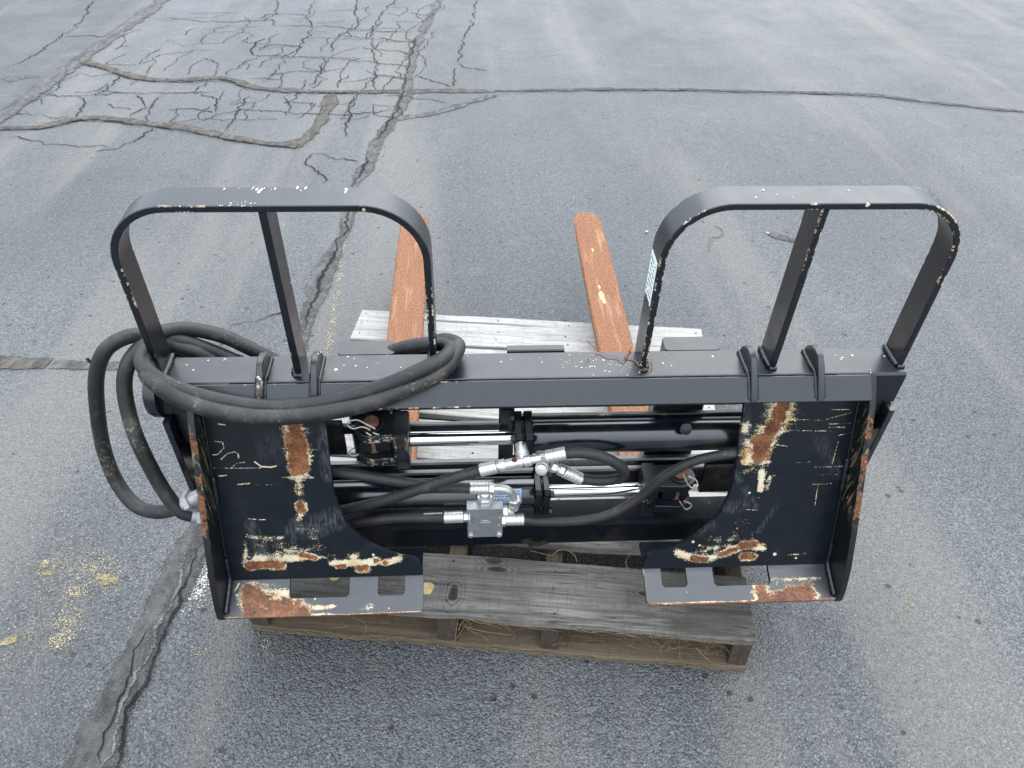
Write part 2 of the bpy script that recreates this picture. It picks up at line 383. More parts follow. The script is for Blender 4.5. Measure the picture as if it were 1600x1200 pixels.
def inset(o, d):
    n = len(o); area = sum(o[i][0] * o[(i + 1) % n][1] - o[(i + 1) % n][0] * o[i][1] for i in range(n)); sg = 1 if area > 0 else -1
    r = []
    for i in range(n):
        p, a, b = Vector(o[i]), Vector(o[i - 1]), Vector(o[(i + 1) % n])
        u = (p - a).normalized(); w = (b - p).normalized()
        nu = Vector((-u.y, u.x)) * sg; nw = Vector((-w.y, w.x)) * sg
        m = nu + nw; k = m.length_squared
        m = m * (2 / k) if k > .3 else nu
        r.append(tuple(p + m * d))
    return r
def catmull(pts, sub):
    P_ = [Vector(p) for p in pts]; out = []
    for i in range(len(P_) - 1):
        p0 = P_[i - 1] if i else P_[0] * 2 - P_[1]; p1, p2 = P_[i], P_[i + 1]
        p3 = P_[i + 2] if i + 2 < len(P_) else p2 * 2 - p1
        for k in range(sub):
            t = k / sub
            out.append(.5 * ((2 * p1) + (p2 - p0) * t + (2 * p0 - 5 * p1 + 4 * p2 - p3) * t * t + (3 * p1 - p0 - 3 * p2 + p3) * t ** 3))
    out.append(P_[-1]); return out
def tag(o, label=None, cat=None, group=None, kind=None):
    for k, v in (('label', label), ('category', cat), ('group', group), ('kind', kind)):
        if v: o[k] = v
    return o
def empty(name):
    o = bpy.data.objects.new(name, None); o.empty_display_size = .1; COL.objects.link(o); return o
def bead(pts, r=.0035, parent=None, name='weld_bead', mat=None, step=.006):
    """a lumpy weld seam"""
    P_ = catmull(pts, 6); L = sum((P_[i + 1] - P_[i]).length for i in range(len(P_) - 1)); n = max(3, int(L / step) * 2)
    q = []; acc = 0; tgt = 0; i = 0
    for k in range(n + 1):
        d = L * k / n; a = 0
        for i in range(len(P_) - 1):
            l = (P_[i + 1] - P_[i]).length
            if a + l >= d - 1e-9: q.append(P_[i].lerp(P_[i + 1], min(1, (d - a) / max(l, 1e-9)))); break
            a += l
    mb = MB(); rr = [r * (1.12 if k % 2 else .88) * random.uniform(.9, 1.1) for k in range(len(q))]
    mb.tube(q, r, 8, 1, 0, lambda t: rr[min(len(rr) - 1, int(t * (len(rr) - 1) + .5))] / r)
    return mb.build(name, mat or M['weld'], parent, 60)

# ------------------------------------------------------------------ ground
def asphalt(name='asphalt', k=1.0):
    s = NT(name)
    warp = s.noise(60, 2, .5, out='Color')
    vm = s.n('ShaderNodeVectorMath', operation='MULTIPLY_ADD'); s.l(warp, vm.inputs[0]); vm.inputs[1].default_value = (.006, .006, .006); s.l(s.tc, vm.inputs[2])
    v1 = s.n('ShaderNodeTexVoronoi', feature='SMOOTH_F1'); s.l(vm.outputs[0], v1.inputs['Vector']); v1.inputs['Scale'].default_value = 230; v1.inputs['Smoothness'].default_value = .25
    v2 = s.n('ShaderNodeTexVoronoi'); s.l(vm.outputs[0], v2.inputs['Vector']); v2.inputs['Scale'].default_value = 340
    n1 = s.noise(95, 4, .65); big = s.noise(.75, 5, .6); mid = s.noise(5, 5, .6)
    lane = s.noise(1.6, 4, .55, s.mapping((1, .13, 1), (0, 0, math.radians(-4))))
    sep = s.n('ShaderNodeSeparateColor'); s.l(v1.outputs['Color'], sep.inputs[0])
    cell = s.math('ADD', s.math('MULTIPLY', sep.outputs[0], .28), s.math('MULTIPLY', s.math('ADD', s.math('MULTIPLY', s.math('SUBTRACT', s.noise(260, 3, .7), .5), 1.5), .5), .72))
    c = s.ramp(cell, [(.29, (0.014, 0.0145, 0.015)), (.42, (0.066, 0.0693, 0.0715)), (.58, (0.101, 0.1058, 0.1085)), (.78, (0.190, 0.197, 0.201))])
    # gaps between stones are dark binder
    gap = s.step(v1.outputs['Distance'], .42, .72)
    c = s.mix(s.math('MULTIPLY', gap, .5), c, (0.030, 0.032, 0.035))
    tone = s.ramp(s.math('ADD', s.math('MULTIPLY', big, .5), s.math('MULTIPLY', lane, .5)), [(.38, .78 * k), (.5, 1.0 * k), (.60, 1.24 * k)])
    c = s.mix(1.0, c, tone, 'MULTIPLY')
    tan = s.step(s.noise(1.9, 4, .6, s.mapping((1, .10, 1), (.0, 0, math.radians(-3)))), .49, .64)
    c = s.mix(s.math('MULTIPLY', tan, .42), c, (0.165, 0.153, 0.132))
    c = s.mix(s.math('MULTIPLY', s.step(mid, .58, .75), .22), c, (0.20, 0.212, 0.222))
    # stray pits and dark stones
    vp = s.n('ShaderNodeTexVoronoi'); s.l(s.tc, vp.inputs['Vector']); vp.inputs['Scale'].default_value = 26
    sp = s.n('ShaderNodeSeparateColor'); s.l(vp.outputs['Color'], sp.inputs[0])
    pit = s.math('MULTIPLY', s.math('GREATER_THAN', sp.outputs[0], .86), s.math('SUBTRACT', 1.0, s.step(s.math('ADD', vp.outputs['Distance'], s.math('MULTIPLY', s.math('SUBTRACT', n1, .5), .25)), .08, .2)))
    c = s.mix(s.math('MULTIPLY', pit, .92), c, (0.03, 0.028, 0.027))
    h = s.math('SUBTRACT', 1.0, v1.outputs['Distance'])
    h = s.math('ADD', s.math('MULTIPLY', h, .75), s.math('MULTIPLY', n1, .9))
    h = s.math('ADD', h, s.math('MULTIPLY', v2.outputs['Distance'], -.25))
    h = s.math('SUBTRACT', h, s.math('MULTIPLY', pit, .9))
    nrm = s.bump(h, 1.0, .0056)
    r = s.ramp(s.noise(3, 5, .6), [(.35, .38), (.65, .60)])
    return s.fin(c, r, 0, nrm, .5)
M['asphalt'] = asphalt(); M['asphalt_dark'] = asphalt('asphalt_dark_lane', .68)
def seal_mat(name, a, b, fr=1.6, thr=.42):
    s = NT(name)
    n1 = s.noise(30, 6, .75); n2 = s.noise(220, 4, .7)
    st = s.noise(22, 5, .7, s.mapping((1.0, .35, 1)), .8)
    c = s.ramp(s.math('ADD', s.math('MULTIPLY', n1, .45), s.math('MULTIPLY', st, .55)), [(.38, tuple(x * .75 for x in a)), (.47, a), (.60, b)])
    c = s.mix(s.math('MULTIPLY', s.step(n2, .52, .66), .45), c, tuple(min(1, x * 1.8) for x in b))
    f = s.math('ADD', s.attr('fade'), s.math('MULTIPLY', s.math('SUBTRACT', s.math('ADD', s.math('MULTIPLY', s.noise(20, 6, .75), .7), s.math('MULTIPLY', n2, .3)), .5), fr))
    s.l(s.step(f, thr - .06, thr + .06), s.b.inputs['Alpha'])
    return s.fin(c, .8, 0, s.bump(s.math('ADD', n2, s.math('MULTIPLY', n1, 2.0)), 1.0, .006), .2)
M['seal_dark'] = seal_mat('crack_sealer_dark', (0.056, 0.055, 0.053), (0.122, 0.121, 0.118))
M['seal_mid'] = seal_mat('crack_sealer_mid', (0.066, 0.065, 0.064), (0.135, 0.135, 0.133), 2.0, .48)
M['seal_brown'] = seal_mat('crack_sealer_brown', (0.060, 0.054, 0.047), (0.130, 0.120, 0.106))
M['seal_pale'] = seal_mat('crack_sealer_pale', (0.070, 0.070, 0.069), (0.145, 0.145, 0.143))

g = MB()
S = 70
mesh_obj('asphalt_ground', [(-S, -S, 0), (S, -S, 0), (S, S, 0), (-S, S, 0)], [(0, 1, 2, 3)], M['asphalt'])
ground = bpy.data.objects['asphalt_ground']; ground['kind'] = 'structure'

M['seal_white'] = seal_mat('crack_sealer_white', (0.10, 0.10, 0.098), (0.235, 0.23, 0.22), 3.0, .74)
M['crack'] = seal_mat('open_crack_dark', (0.010, 0.009, 0.009), (0.030, 0.028, 0.026), 1.7, .36)
M['stain_sand'] = seal_mat('yellow_stain', (0.20, 0.165, 0.09), (0.40, 0.335, 0.19), 2.8, 1.02)
M['stain_white'] = seal_mat('white_stain', (0.40, 0.39, 0.36), (0.28, 0.272, 0.25), 2.6, .90)
def ribbon(name, pts, w, mat, z, jit=.35, step=.012, wfun=None, dome=.0, wander=.5):
    """a strip lying on the asphalt; its path wanders and its rim is broken up by the material"""
    P_ = catmull([(p[0], p[1], 0) for p in pts], 10)
    q = [P_[0]]
    for p in P_[1:]:
        while (p - q[-1]).length > step: q.append(q[-1] + (p - q[-1]).normalized() * step)
    v = []; f = []; fd = []; n = len(q); sd = random.uniform(0, 99)
    for i, p in enumerate(q):
        t = (q[min(i + 1, n - 1)] - q[max(i - 1, 0)]).normalized(); nn = Vector((-t.y, t.x, 0))
        ww = w * (wfun(i / max(1, n - 1)) if wfun else 1) * (1 + jit * 1.6 * mnoise.noise((p.x * 7 + sd, p.y * 7, 1)))
        c = wander * (.030 * mnoise.noise((p.x * 11 + sd, p.y * 11, 7)) + .016 * mnoise.noise((p.x * 38 + sd, p.y * 38, 17)) + .007 * mnoise.noise((p.x * 110 + sd, p.y * 110, 27)))
        m = p + nn * c
        for k, a in ((1, 0), (.45, .75), (0, 1), (-.45, .75), (-1, 0)):
            v.append(tuple(m + nn * (ww * .75 * k) + Vector((0, 0, z + dome * a)))); fd.append(a)
    for i in range(n - 1):
        for k in range(4): f.append((i * 5 + k, i * 5 + k + 1, (i + 1) * 5 + k + 1, (i + 1) * 5 + k))
    return mesh_obj(name, v, f, mat, ground, {'fade': fd}, smooth=True)
def stain(name, x, y, rx, ry, mat, z=.0010):
    n = 24; v = [(x, y, z)]; fd = [1.0]; f = []
    for r in (.5, 1.0):
        for k in range(n): a = 6.283 * k / n; v.append((x + rx * r * math.cos(a), y + ry * r * math.sin(a), z)); fd.append(1 - r)
    for k in range(n): f += [(0, 1 + k, 1 + (k + 1) % n), (1 + k, 1 + n + k, 1 + n + (k + 1) % n, 1 + (k + 1) % n)]
    return mesh_obj(name, v, f, mat, ground, {'fade': fd})

ends = lambda t: max(.35, min(1, t * 14, (1 - t) * 14))
for pts, w, m_, dome, jit in [
    ([(-2.346,5.347),(-2.372,4.578),(-2.403,3.879),(-2.419,3.292),(-2.455,2.795)], .10, 'seal_pale', .002, .25),
    ([(-0.305,5.376),(-0.424,4.255),(-0.447,3.605),(-0.448,3.173),(-0.496,2.801),(-0.545,2.556),(-0.560,2.333),(-0.593,2.098),(-0.601,1.887),(-0.596,1.669),(-0.615,1.474),(-0.635,1.340),(-0.640,1.176),(-0.643,1.063),(-0.644,0.891),(-0.666,0.736)], .056, 'seal_mid', .001, .5),
    ([(-0.747,0.250),(-0.757,0.162),(-0.769,0.099),(-0.777,0.013),(-0.792,-0.066),(-0.799,-0.154),(-0.812,-0.221),(-0.815,-0.296),(-0.808,-0.372)], .075, 'seal_dark', .003, .3),
    ([(-2.449,3.855),(-2.225,3.694),(-1.944,3.495),(-1.719,3.447),(-1.501,3.487),(-1.271,3.322),(-0.984,3.254),(-0.707,3.238),(-0.431,3.243),(-0.223,3.249),(-0.014,3.235)], .055, 'seal_brown', .002, .4),
    ([(-0.014,3.235),(0.479,3.257),(1.011,3.246),(1.430,3.207),(2.052,3.143),(2.351,3.017),(2.822,2.854)], .034, 'seal_dark', .0015, .5),
    ([(-2.406,2.752),(-2.199,2.764),(-2.082,2.854),(-1.935,2.877),(-1.727,2.812),(-1.490,2.739),(-1.280,2.629),(-1.049,2.529),(-0.897,2.503)], .055, 'seal_brown', .003, .35),
    ([(-0.941,2.504),(-0.883,2.603),(-0.849,2.792),(-0.838,2.988),(-0.850,3.201)], .07, 'seal_brown', .002, .6),
    ([(-1.540,0.865),(-1.466,0.866),(-1.367,0.853)], .055, 'seal_brown', .002, .6),
    ([(-1.366,0.849),(-1.252,0.845),(-1.140,0.844)], .035, 'seal_pale', .001, .5),
    ([(-2.670,3.465),(-2.618,3.518),(-2.510,3.527)], .09, 'seal_pale', .001, .5),
    ([(-0.473,2.836),(-0.283,2.921),(-0.085,3.086),(0.037,3.183)], .05, 'seal_pale', .001, .5),
    ([(1.051,1.598),(1.088,1.556),(1.123,1.515)], .03, 'seal_dark', .001, .6)]:
    ribbon('crack_sealer', pts, w, M[m_], .002, jit, .015, None, dome, .35)
hair = [
    [(-2.306,4.771),(-2.081,4.736),(-1.759,4.652),(-1.468,4.697),(-1.358,4.568),(-1.013,4.533),(-0.662,4.406),(-0.411,4.433)], [(-1.507,5.265),(-1.462,4.899),(-1.499,4.681)], [(-1.237,5.341),(-1.226,4.812),(-1.142,4.488),(-1.167,4.055),(-1.211,3.860),(-1.220,3.504),(-1.263,3.417)],
    [(-0.927,5.339),(-0.903,4.895),(-0.864,4.531),(-0.957,4.262),(-0.928,3.882)], [(-0.631,5.338),(-0.701,4.893),(-0.740,4.483),(-0.699,3.982),(-0.646,3.728),(-0.646,3.439),(-0.616,3.257)], [(-2.684,4.312),(-2.529,4.325),(-2.400,4.323)], [(-2.845,5.311),(-2.707,4.582),(-2.704,4.213),(-2.713,3.822),(-2.772,3.691)],
    [(-1.437,3.902),(-1.235,3.886),(-0.982,3.857),(-0.765,3.791),(-0.435,3.664)], [(-1.405,4.267),(-1.457,4.127),(-1.421,3.902)], [(-0.979,3.832),(-0.958,3.556),(-0.988,3.327)], [(-2.427,3.232),(-2.152,3.207),(-1.934,3.252),(-1.722,3.218),(-1.464,3.263)],
    [(-2.169,3.207),(-2.098,3.061),(-2.080,2.871)], [(-1.739,3.218),(-1.755,3.054),(-1.818,2.901)], [(-1.874,3.201),(-1.813,3.103),(-1.762,3.045)], [(-1.524,3.234),(-1.439,3.095),(-1.384,2.936)], [(-1.285,3.189),(-1.302,2.998),(-1.288,2.907),(-1.288,2.701)], [(-1.092,3.185),(-1.033,3.039),(-1.025,2.883)],
    [(-1.468,2.772),(-1.350,2.926),(-1.201,2.977),(-0.964,2.918),(-0.735,2.895),(-0.475,2.962)], [(-2.105,2.872),(-2.264,2.919),(-2.416,2.967)], [(-0.835,2.412),(-0.831,2.270),(-0.765,2.201),(-0.732,2.083)], [(-0.834,2.404),(-0.730,2.358),(-0.604,2.313)], [(-0.409,3.512),(-0.260,3.355),(-0.203,3.322),(-0.187,3.508),(-0.184,3.648)],
    [(-0.791,3.519),(-0.824,3.409),(-0.825,3.303)], [(-0.878,1.035),(-0.769,1.079),(-0.730,1.114)], [(-1.486,3.531),(-1.432,3.740),(-1.369,3.888)], [(-0.735,3.178),(-0.724,2.940),(-0.701,2.599)], [(-0.564,3.175),(-0.426,3.152),(-0.220,3.070)], [(-0.040,5.256),(-0.069,4.717),(-0.135,4.251),(-0.170,3.720)], [(-0.691,4.258),(-0.481,4.170),(-0.423,4.226)],
    [(-0.689,4.008),(-0.550,3.980),(-0.460,3.926)], [(-0.635,3.516),(-0.553,3.492),(-0.456,3.446)], [(-2.279,2.637),(-1.989,2.537),(-1.747,2.508)], [(-1.644,2.743),(-1.701,2.545),(-1.808,2.436)], [(-0.946,4.334),(-0.773,4.259),(-0.721,4.230)], [(-1.148,4.055),(-1.278,4.125),(-1.423,4.059)], [(-2.065,3.542),(-2.071,3.306),(-2.078,3.185)], [(-0.006,3.574),(-0.117,3.647),(-0.174,3.720)],
    [(-0.520,4.892),(-0.427,4.822),(-0.338,4.855)], [(-1.228,4.829),(-1.456,4.865),(-1.561,4.731)], [(-1.560,3.510),(-1.582,3.195)], [(-1.242,3.527),(-1.073,3.593),(-0.963,3.591)], [(-1.414,2.927),(-1.530,3.003),(-1.654,2.987)]]
for pts in hair: ribbon('crack', pts, .0058, M['crack'], .0035, .6, .010, ends, 0, 1.0)
wq = [Vector(p) for p in [(-2.261,4.906),(-0.298,5.069),(-0.474,2.844),(-2.355,2.843)]]
wr_ = random.Random(5); gw = {}
NX, NY = 15, 11
for i in range(NX + 1):
    for j in range(NY + 1):
        u = (i + wr_.uniform(-.34, .34)) / NX; v_ = (j + wr_.uniform(-.34, .34)) / NY
        gw[i, j] = (wq[0] * (1 - u) + wq[1] * u) * (1 - v_) + (wq[3] * (1 - u) + wq[2] * u) * v_
for (i, j), p in gw.items():
    for di, dj, pr in ((1, 0, .42), (0, 1, .50)):
        q_ = gw.get((i + di, j + dj))
        if q_ is not None and wr_.random() < pr * (.5 + .9 * i / NX):
            m_ = (p + q_) / 2 + Vector((wr_.uniform(-.03, .03), wr_.uniform(-.03, .03)))
            ribbon('crack', [p, m_, q_], .0036, M['crack'], .0033, .5, .014, None, 0, .8)
for pts, w in [([(-0.015,3.204),(0.476,3.226),(1.004,3.215),(1.421,3.176),(2.039,3.113),(2.337,2.988),(2.806,2.826)], .006), ([(-2.394,2.727),(-2.186,2.731),(-2.069,2.820),(-1.923,2.842),(-1.714,2.769),(-1.479,2.698),(-1.270,2.589),(-1.043,2.499),(-0.892,2.472)], .008), ([(-2.435,3.817),(-2.208,3.647),(-1.930,3.451),(-1.710,3.415),(-1.490,3.443),(-1.263,3.280),(-0.979,3.223),(-0.566,3.205)], .0065),
               ([(-0.734,0.152),(-0.740,0.088),(-0.745,0.012),(-0.755,-0.075),(-0.765,-0.155),(-0.771,-0.223),(-0.770,-0.298),(-0.762,-0.374)], .0045), ([(-0.790,-0.074),(-0.796,-0.111),(-0.802,-0.160),(-0.807,-0.201),(-0.808,-0.247),(-0.810,-0.297),(-0.803,-0.356)], .003), ([(-0.576,2.405),(-0.598,2.098),(-0.600,1.830),(-0.595,1.618),(-0.618,1.428),(-0.636,1.298),(-0.641,1.100),(-0.642,0.974)], .0065), ([(-0.445,4.255),(-0.462,3.605),(-0.461,3.173),(-0.512,2.759),(-0.554,2.517)], .006)]:
    ribbon('crack', pts, w, M['crack'], .0062, .6, .010, ends, 0, .7)

lane = [(-2.346,5.347),(-2.372,4.578),(-2.403,3.879),(-2.419,3.292),(-2.455,2.795)]
lane_o = mesh_obj('asphalt_lane', [(x, y, .0012) for x, y in lane] + [(-9, lane[-1][1], .0012), (-9, lane[0][1], .0012)], [tuple(range(7))], M['asphalt_dark']); lane_o['kind'] = 'structure'
ribbon('crack_sealer', [(-0.754,0.123),(-0.758,0.080),(-0.761,0.046),(-0.766,0.009),(-0.770,-0.023),(-0.776,-0.059),(-0.780,-0.097),(-0.779,-0.140),(-0.781,-0.175),(-0.784,-0.215),(-0.785,-0.261),(-0.786,-0.298),(-0.786,-0.339),(-0.790,-0.370)], .007, M['seal_white'], .0066, .9, .010, ends, 0, .6)
def scatter(name, centres, mat, label, cat, size=(.0012, .0035), z=.0016):
    v = []; f = []
    for (cx, cy, sx, sy, n) in centres:
        for _ in range(n):
            x = random.gauss(cx, sx); y = random.gauss(cy, sy); r = random.uniform(*size); k = random.choice((4, 5, 6)); a0 = random.uniform(0, 6.3); b = len(v)
            h = r * random.uniform(.15, .5)
            for j in range(k):
                a = a0 + 6.283 * j / k; rr = r * random.uniform(.6, 1.25)
                v.append((x + rr * math.cos(a), y + rr * math.sin(a), z))
            v.append((x, y, z + h))
            for j in range(k): f.append((b + j, b + (j + 1) % k, b + k))
    o = mesh_obj(name, v, f, mat); return tag(o, label, cat, None, 'stuff')
sg = [(-0.968,0.089),(-0.980,0.030),(-0.970,-0.051),(-0.968,-0.089),(-1.053,0.110),(-0.909,0.061),(-1.066,-0.084),(-0.673,-0.123),(-0.539,-0.114)]
for (k_, rx_, ry_) in ((0, .05, .04), (1, .035, .025), (2, .035, .04), (3, .03, .022), (4, .20, .14), (5, .22, .16), (6, .14, .13)): stain('yellow_stain', sg[k_][0], sg[k_][1], rx_, ry_, M['stain_sand'], .0010 + .0002 * k_)
cs = [(sg[0][0], sg[0][1], .022, .022, 200), (sg[1][0], sg[1][1], .014, .012, 170), (sg[2][0], sg[2][1], .017, .022, 240), (sg[3][0], sg[3][1], .014, .012, 150), (sg[4][0], sg[4][1], .08, .07, 330), (sg[5][0], sg[5][1], .08, .07, 260), (sg[6][0], sg[6][1], .06, .06, 200), (sg[7][0], sg[7][1], .014, .01, 40), (sg[8][0], sg[8][1], .008, .012, 30)]
fg = [(-2.098,4.164),(-2.185,4.193),(-2.325,3.066),(-2.258,3.309),(-0.707,3.982),(-0.746,2.986),(-0.578,2.936),(-1.909,2.332),(-1.510,1.206),(-1.506,3.742)]
cs += [(x, y, .08, .04, 60) for x, y in fg]
scatter('yellow_grit', cs, M['sand'], 'pale yellow grit speckled over the asphalt left of the attachment', 'grit', (.0005, .0014))
cg2 = [(-0.754,0.120),(-0.758,0.080),(-0.761,0.046),(-0.766,0.009),(-0.770,-0.023),(-0.776,-0.059),(-0.780,-0.097),(-0.779,-0.140),(-0.781,-0.175),(-0.784,-0.215),(-0.785,-0.261),(-0.786,-0.298),(-0.786,-0.339),(-0.790,-0.367)]
for k_, (x_, y_) in enumerate([(-2.098,4.164),(-2.185,4.193),(-2.325,3.066),(-2.258,3.309),(-0.707,3.982),(-0.746,2.986),(-0.578,2.936),(0.826,-0.086)]): stain('yellow_stain', x_, y_, .16, (.10 if k_ < 7 else .12), M['stain_sand'], .0008 + .00005 * k_)
wg = [(-0.714,0.019),(-0.716,0.061),(-0.724,-0.006),(-0.289,0.609)]
stain('white_stain', wg[0][0], wg[0][1], .030, .034, M['stain_white'], .0014); stain('white_stain', wg[1][0], wg[1][1] + .02, .02, .04, M['stain_white'], .0016)
scatter('white_grit', [(wg[0][0], wg[0][1], .013, .016, 110), (wg[1][0], wg[1][1], .008, .016, 120), (wg[2][0], wg[2][1], .02, .02, 60)], M['white_spill'], 'white spilled grit beside the lower left corner of the left plate', 'grit', (.0008, .0024))
yl = [(-0.584,1.802),(-0.579,1.668),(-0.581,1.544),(-0.576,1.427),(-0.571,1.330),(-0.566,1.213),(-0.566,1.135),(-0.561,1.060),(-0.556,0.989),(-0.552,0.920),(-0.569,2.333),(-0.570,2.195)]
scatter('yellow_line_trace', [(x, y, .006, .02, 26) for x, y in yl], M['sand'], 'worn trace of a yellow painted line along the dark crack', 'paint line', (.0008, .0026))
st = [(random.uniform(-2.2, 2.6), random.uniform(-.4, 4.0), .0, .0, 1) for _ in range(420)]
scatter('loose_stones', st, M['stone'], 'small loose dark stones scattered over the asphalt', 'stones', (.0015, .005))

# ------------------------------------------------------------------ the attachment
root = empty('fork_attachment')
t_, w_, zk = 0.06576, -0.01025, 0.16153
Mx = Matrix(((1, 0, 0), (0, math.cos(t_), -math.sin(t_)), (0, math.sin(t_), math.cos(t_))))
My = Matrix(((math.cos(w_), 0, -math.sin(w_)), (0, 1, 0), (math.sin(w_), 0, math.cos(w_))))
root.matrix_world = Matrix.Translation((0, 0, zk)) @ (Mx @ My).to_4x4()
tag(root, 'black hydraulic fork attachment with two guard hoops and rusty forks on a wooden pallet', 'fork attachment')

BZ = .472                                                # top of the beam
# --- top beam
b_ = MB().box(-.622, .622, -.018, .052, .402, BZ, .004, .006); beam = b_.build('top_beam', M['paint'], root, 40)
# hook flange: bent plate folded down from the beam's front edge
fl = MB()
fl.sweep([(-.557, -.0335, .4545), (.557, -.0335, .4545)], [(0, -.7071, .7071)] * 2, [(0, .7071, .7071)] * 2, .009, .044, .0012, .004)
flange = fl.build('hook_flange', M['paint'], root, 40)
seam = bead([(-.5, -.0165, BZ + .0005), (0, -.0165, BZ + .0005), (.5, -.0165, BZ + .0005)], .0022, beam, 'weld_bead', M['paint'], .03)
# centre stop, hooked over the back of the beam
MB().box(-.049, .049, .0535, .069, .40, BZ + .001, .002).build('fork_stop', M['paint'], root, 40)
# --- small paint chips and droppings on the top faces
def chips(pts, z, n, spread, parent, size=(.0006, .0022), zf=None, long=1.0):
    v = []; f = []
    for (cx, cy) in pts:
        for _ in range(n):
            x = random.gauss(cx, spread[0]); y = random.gauss(cy, spread[1]); r = random.uniform(*size) * random.choice((.5, .7, 1)); k = random.choice((5, 6, 7)); b = len(v); a0 = random.uniform(0, 6.3)
            if not (-.0165 < y < .050): continue
            for j in range(k):
                a = a0 + 6.283 * j / k; rr = r * random.uniform(.55, 1.3); v.append((x + rr * math.cos(a), y + rr * math.sin(a) * long, z + .0005))
            f.append(tuple(range(b, b + k)))
    o = mesh_obj('paint_fleck', v, f, M['fleck'], parent); o['kind'] = 'stuff'
M['fleck'] = flat('bare_cream_fleck', (0.60, 0.55, 0.44), .8, 200, .2)
chips([(0.093,0.028),(0.118,0.011),(0.146,0.017),(0.160,0.001),(0.070,0.016),(0.045,0.033)], BZ, 9, (.016, .012), beam)
chips([(-0.309,0.027),(-0.263,0.012),(-0.244,0.005),(-0.315,0.037),(-0.525,0.035),(-0.510,0.036),(-0.542,0.042),(-0.568,0.022),(-0.128,0.043),(-0.053,0.035),(0.229,0.020),(0.298,0.035),(0.519,0.026),(0.531,0.029),(0.547,-0.003),(-0.192,0.021),(0.002,0.040)], BZ, 2, (.01, .008), beam, (.0012, .0030))
# --- guard hoops
def hoop(xc):
    h = .2255; zt = .783; r = .095; t = .0105; pts = []; Ns = []
    pts.append((xc - h + t / 2, .026, BZ)); Ns.append((-1, 0, 0))
    for k in range(13):
        a = math.pi - k / 12 * math.pi / 2
        pts.append((xc - h + r + (r - t / 2) * math.cos(a), .026, zt - r + (r - t / 2) * math.sin(a))); Ns.append((math.cos(a), 0, math.sin(a)))
    for k in range(13):
        a = math.pi / 2 - k / 12 * math.pi / 2
        pts.append((xc + h - r + (r - t / 2) * math.cos(a), .026, zt - r + (r - t / 2) * math.sin(a))); Ns.append((math.cos(a), 0, math.sin(a)))
    pts.append((xc + h - t / 2, .026, BZ)); Ns.append((1, 0, 0))
    o = MB().sweep(pts, Ns, [(0, 1, 0)] * len(pts), t, .052, .0012, .004).build('guard_hoop', M['paint'], root, 30)
    MB().sweep([(xc, .026, BZ), (xc, .026, zt - t)], [(1, 0, 0)] * 2, [(0, 1, 0)] * 2, .0115, .052, .0012, .004).build('centre_bar', M['paint'], o, 30)
    for x, sx in ((xc - h, -1), (xc + h - t, 1), (xc - .00575, 0)):
        xi = x + t if sx < 0 else x
        bead([(xi, .0, BZ + .002), (xi + (.001 if sx < 0 else -.001), .026, BZ + .003), (xi, .052, BZ + .002)], .0055, o)
        bead([(x - .001, -.002, BZ + .001), (x + t + .001, -.002, BZ + .001)], .0045, o)
    return o
hl = hoop(-.3925); hl.data.materials[0] = M['paint_chipped']; hl['label'] = 'left guard hoop with hoses looped round its feet and cream chips along its top'
chips([(-.405, .046), (-.398, .040), (-.385, .047), (-.350, .048), (-.43, .047), (-.45, .049)], .7831, 5, (.006, .004), hl, (.0007, .0016), None, 3.2); chips([(-.44, .004), (-.41, .006), (-.42, .003)], .7831, 8, (.012, .003), hl, (.0006, .0016)); chips([(-.282, .044), (-.281, .036)], .7831, 4, (.001, .004), hl, (.0008, .0016), None, 3)
hr = hoop(.3955); chips([(.345, .02), (.43, .03), (.30, .012), (.31, .04)], .7831, 2, (.008, .006), hr, (.0008, .002), None, 1.6); hr['label'] = 'right guard hoop with a white sticker on its inner leg'
# white sticker on the right hoop's left leg
def sticker():
    x = .1692; z0, z1, y0, y1 = .600, .680, .005, .046
    o = MB().box(x - .0006, x, y0, y1, z0, z1, .0001, .001).build('warning_sticker', M['decal_white'], hr)
    d = MB()
    for i in range(9):
        z = z1 - .012 - i * .0095
        y = y0 + .006
        while y < y1 - .006:
            l = random.uniform(.002, .007)
            if random.random() < .75: d.box(x - .0011, x - .0004, y, min(y + l, y1 - .004), z, z + random.uniform(.0012, .0026), .0001, .0003)
            y += l + .0022
    d.build('printed_text', M['black_print'], o)
sticker()
# --- lugs on the beam
lugs = []
lug_prof = [(.047, .4725), (.040, .488), (.028, .4985), (.012, .503), (-.004, .500), (-.020, .488), (-.036, .470), (-.050, .452), (-.0535, .446), (-.048, .440), (-.020, .469)]
for x in (-.449, -.363, .356, .469):
    o = MB().prism(lug_prof, 'x', x - .0055, x + .0055).build('gusset_lug', M['paint_lug'], root, 35); lugs.append(o)
    for sx in (-1, 1):
        bead([(x + sx * .0065, .043, BZ + .0015), (x + sx * .0065, .01, BZ + .0015), (x + sx * .0065, -.018, BZ + .0005), (x + sx * .0065, -.047, .4455)], .0042 if sx < 0 else .0034, o)
# --- side end plates of the carriage
for sx in (-1, 1):
    x0, x1 = sorted((sx * .610, sx * .6215))
    prof = [(-.034, .400), (-.034, .02), (-.02, .0), (.062, .0), (.062, .401), (-.0185, .401)]
    MB().prism(prof, 'x', x0, x1).build('end_plate', M['paint_clean'], root, 35)
    # stiffener closing the end of the beam
    x0, x1 = sorted((sx * .575, sx * .609)); MB().box(x0, x1, -.012, .04, .33, .4015, .002).build('end_gusset', M['paint_clean'], root, 35)
lathed = MB().lathe((-.6215, .012, .43), (-1, 0, 0), [(0, .044), (.012, .044), (.02, .04), (.024, .03)], 28); lathed.build('rail_end_cap', M['paint'], root, 40)
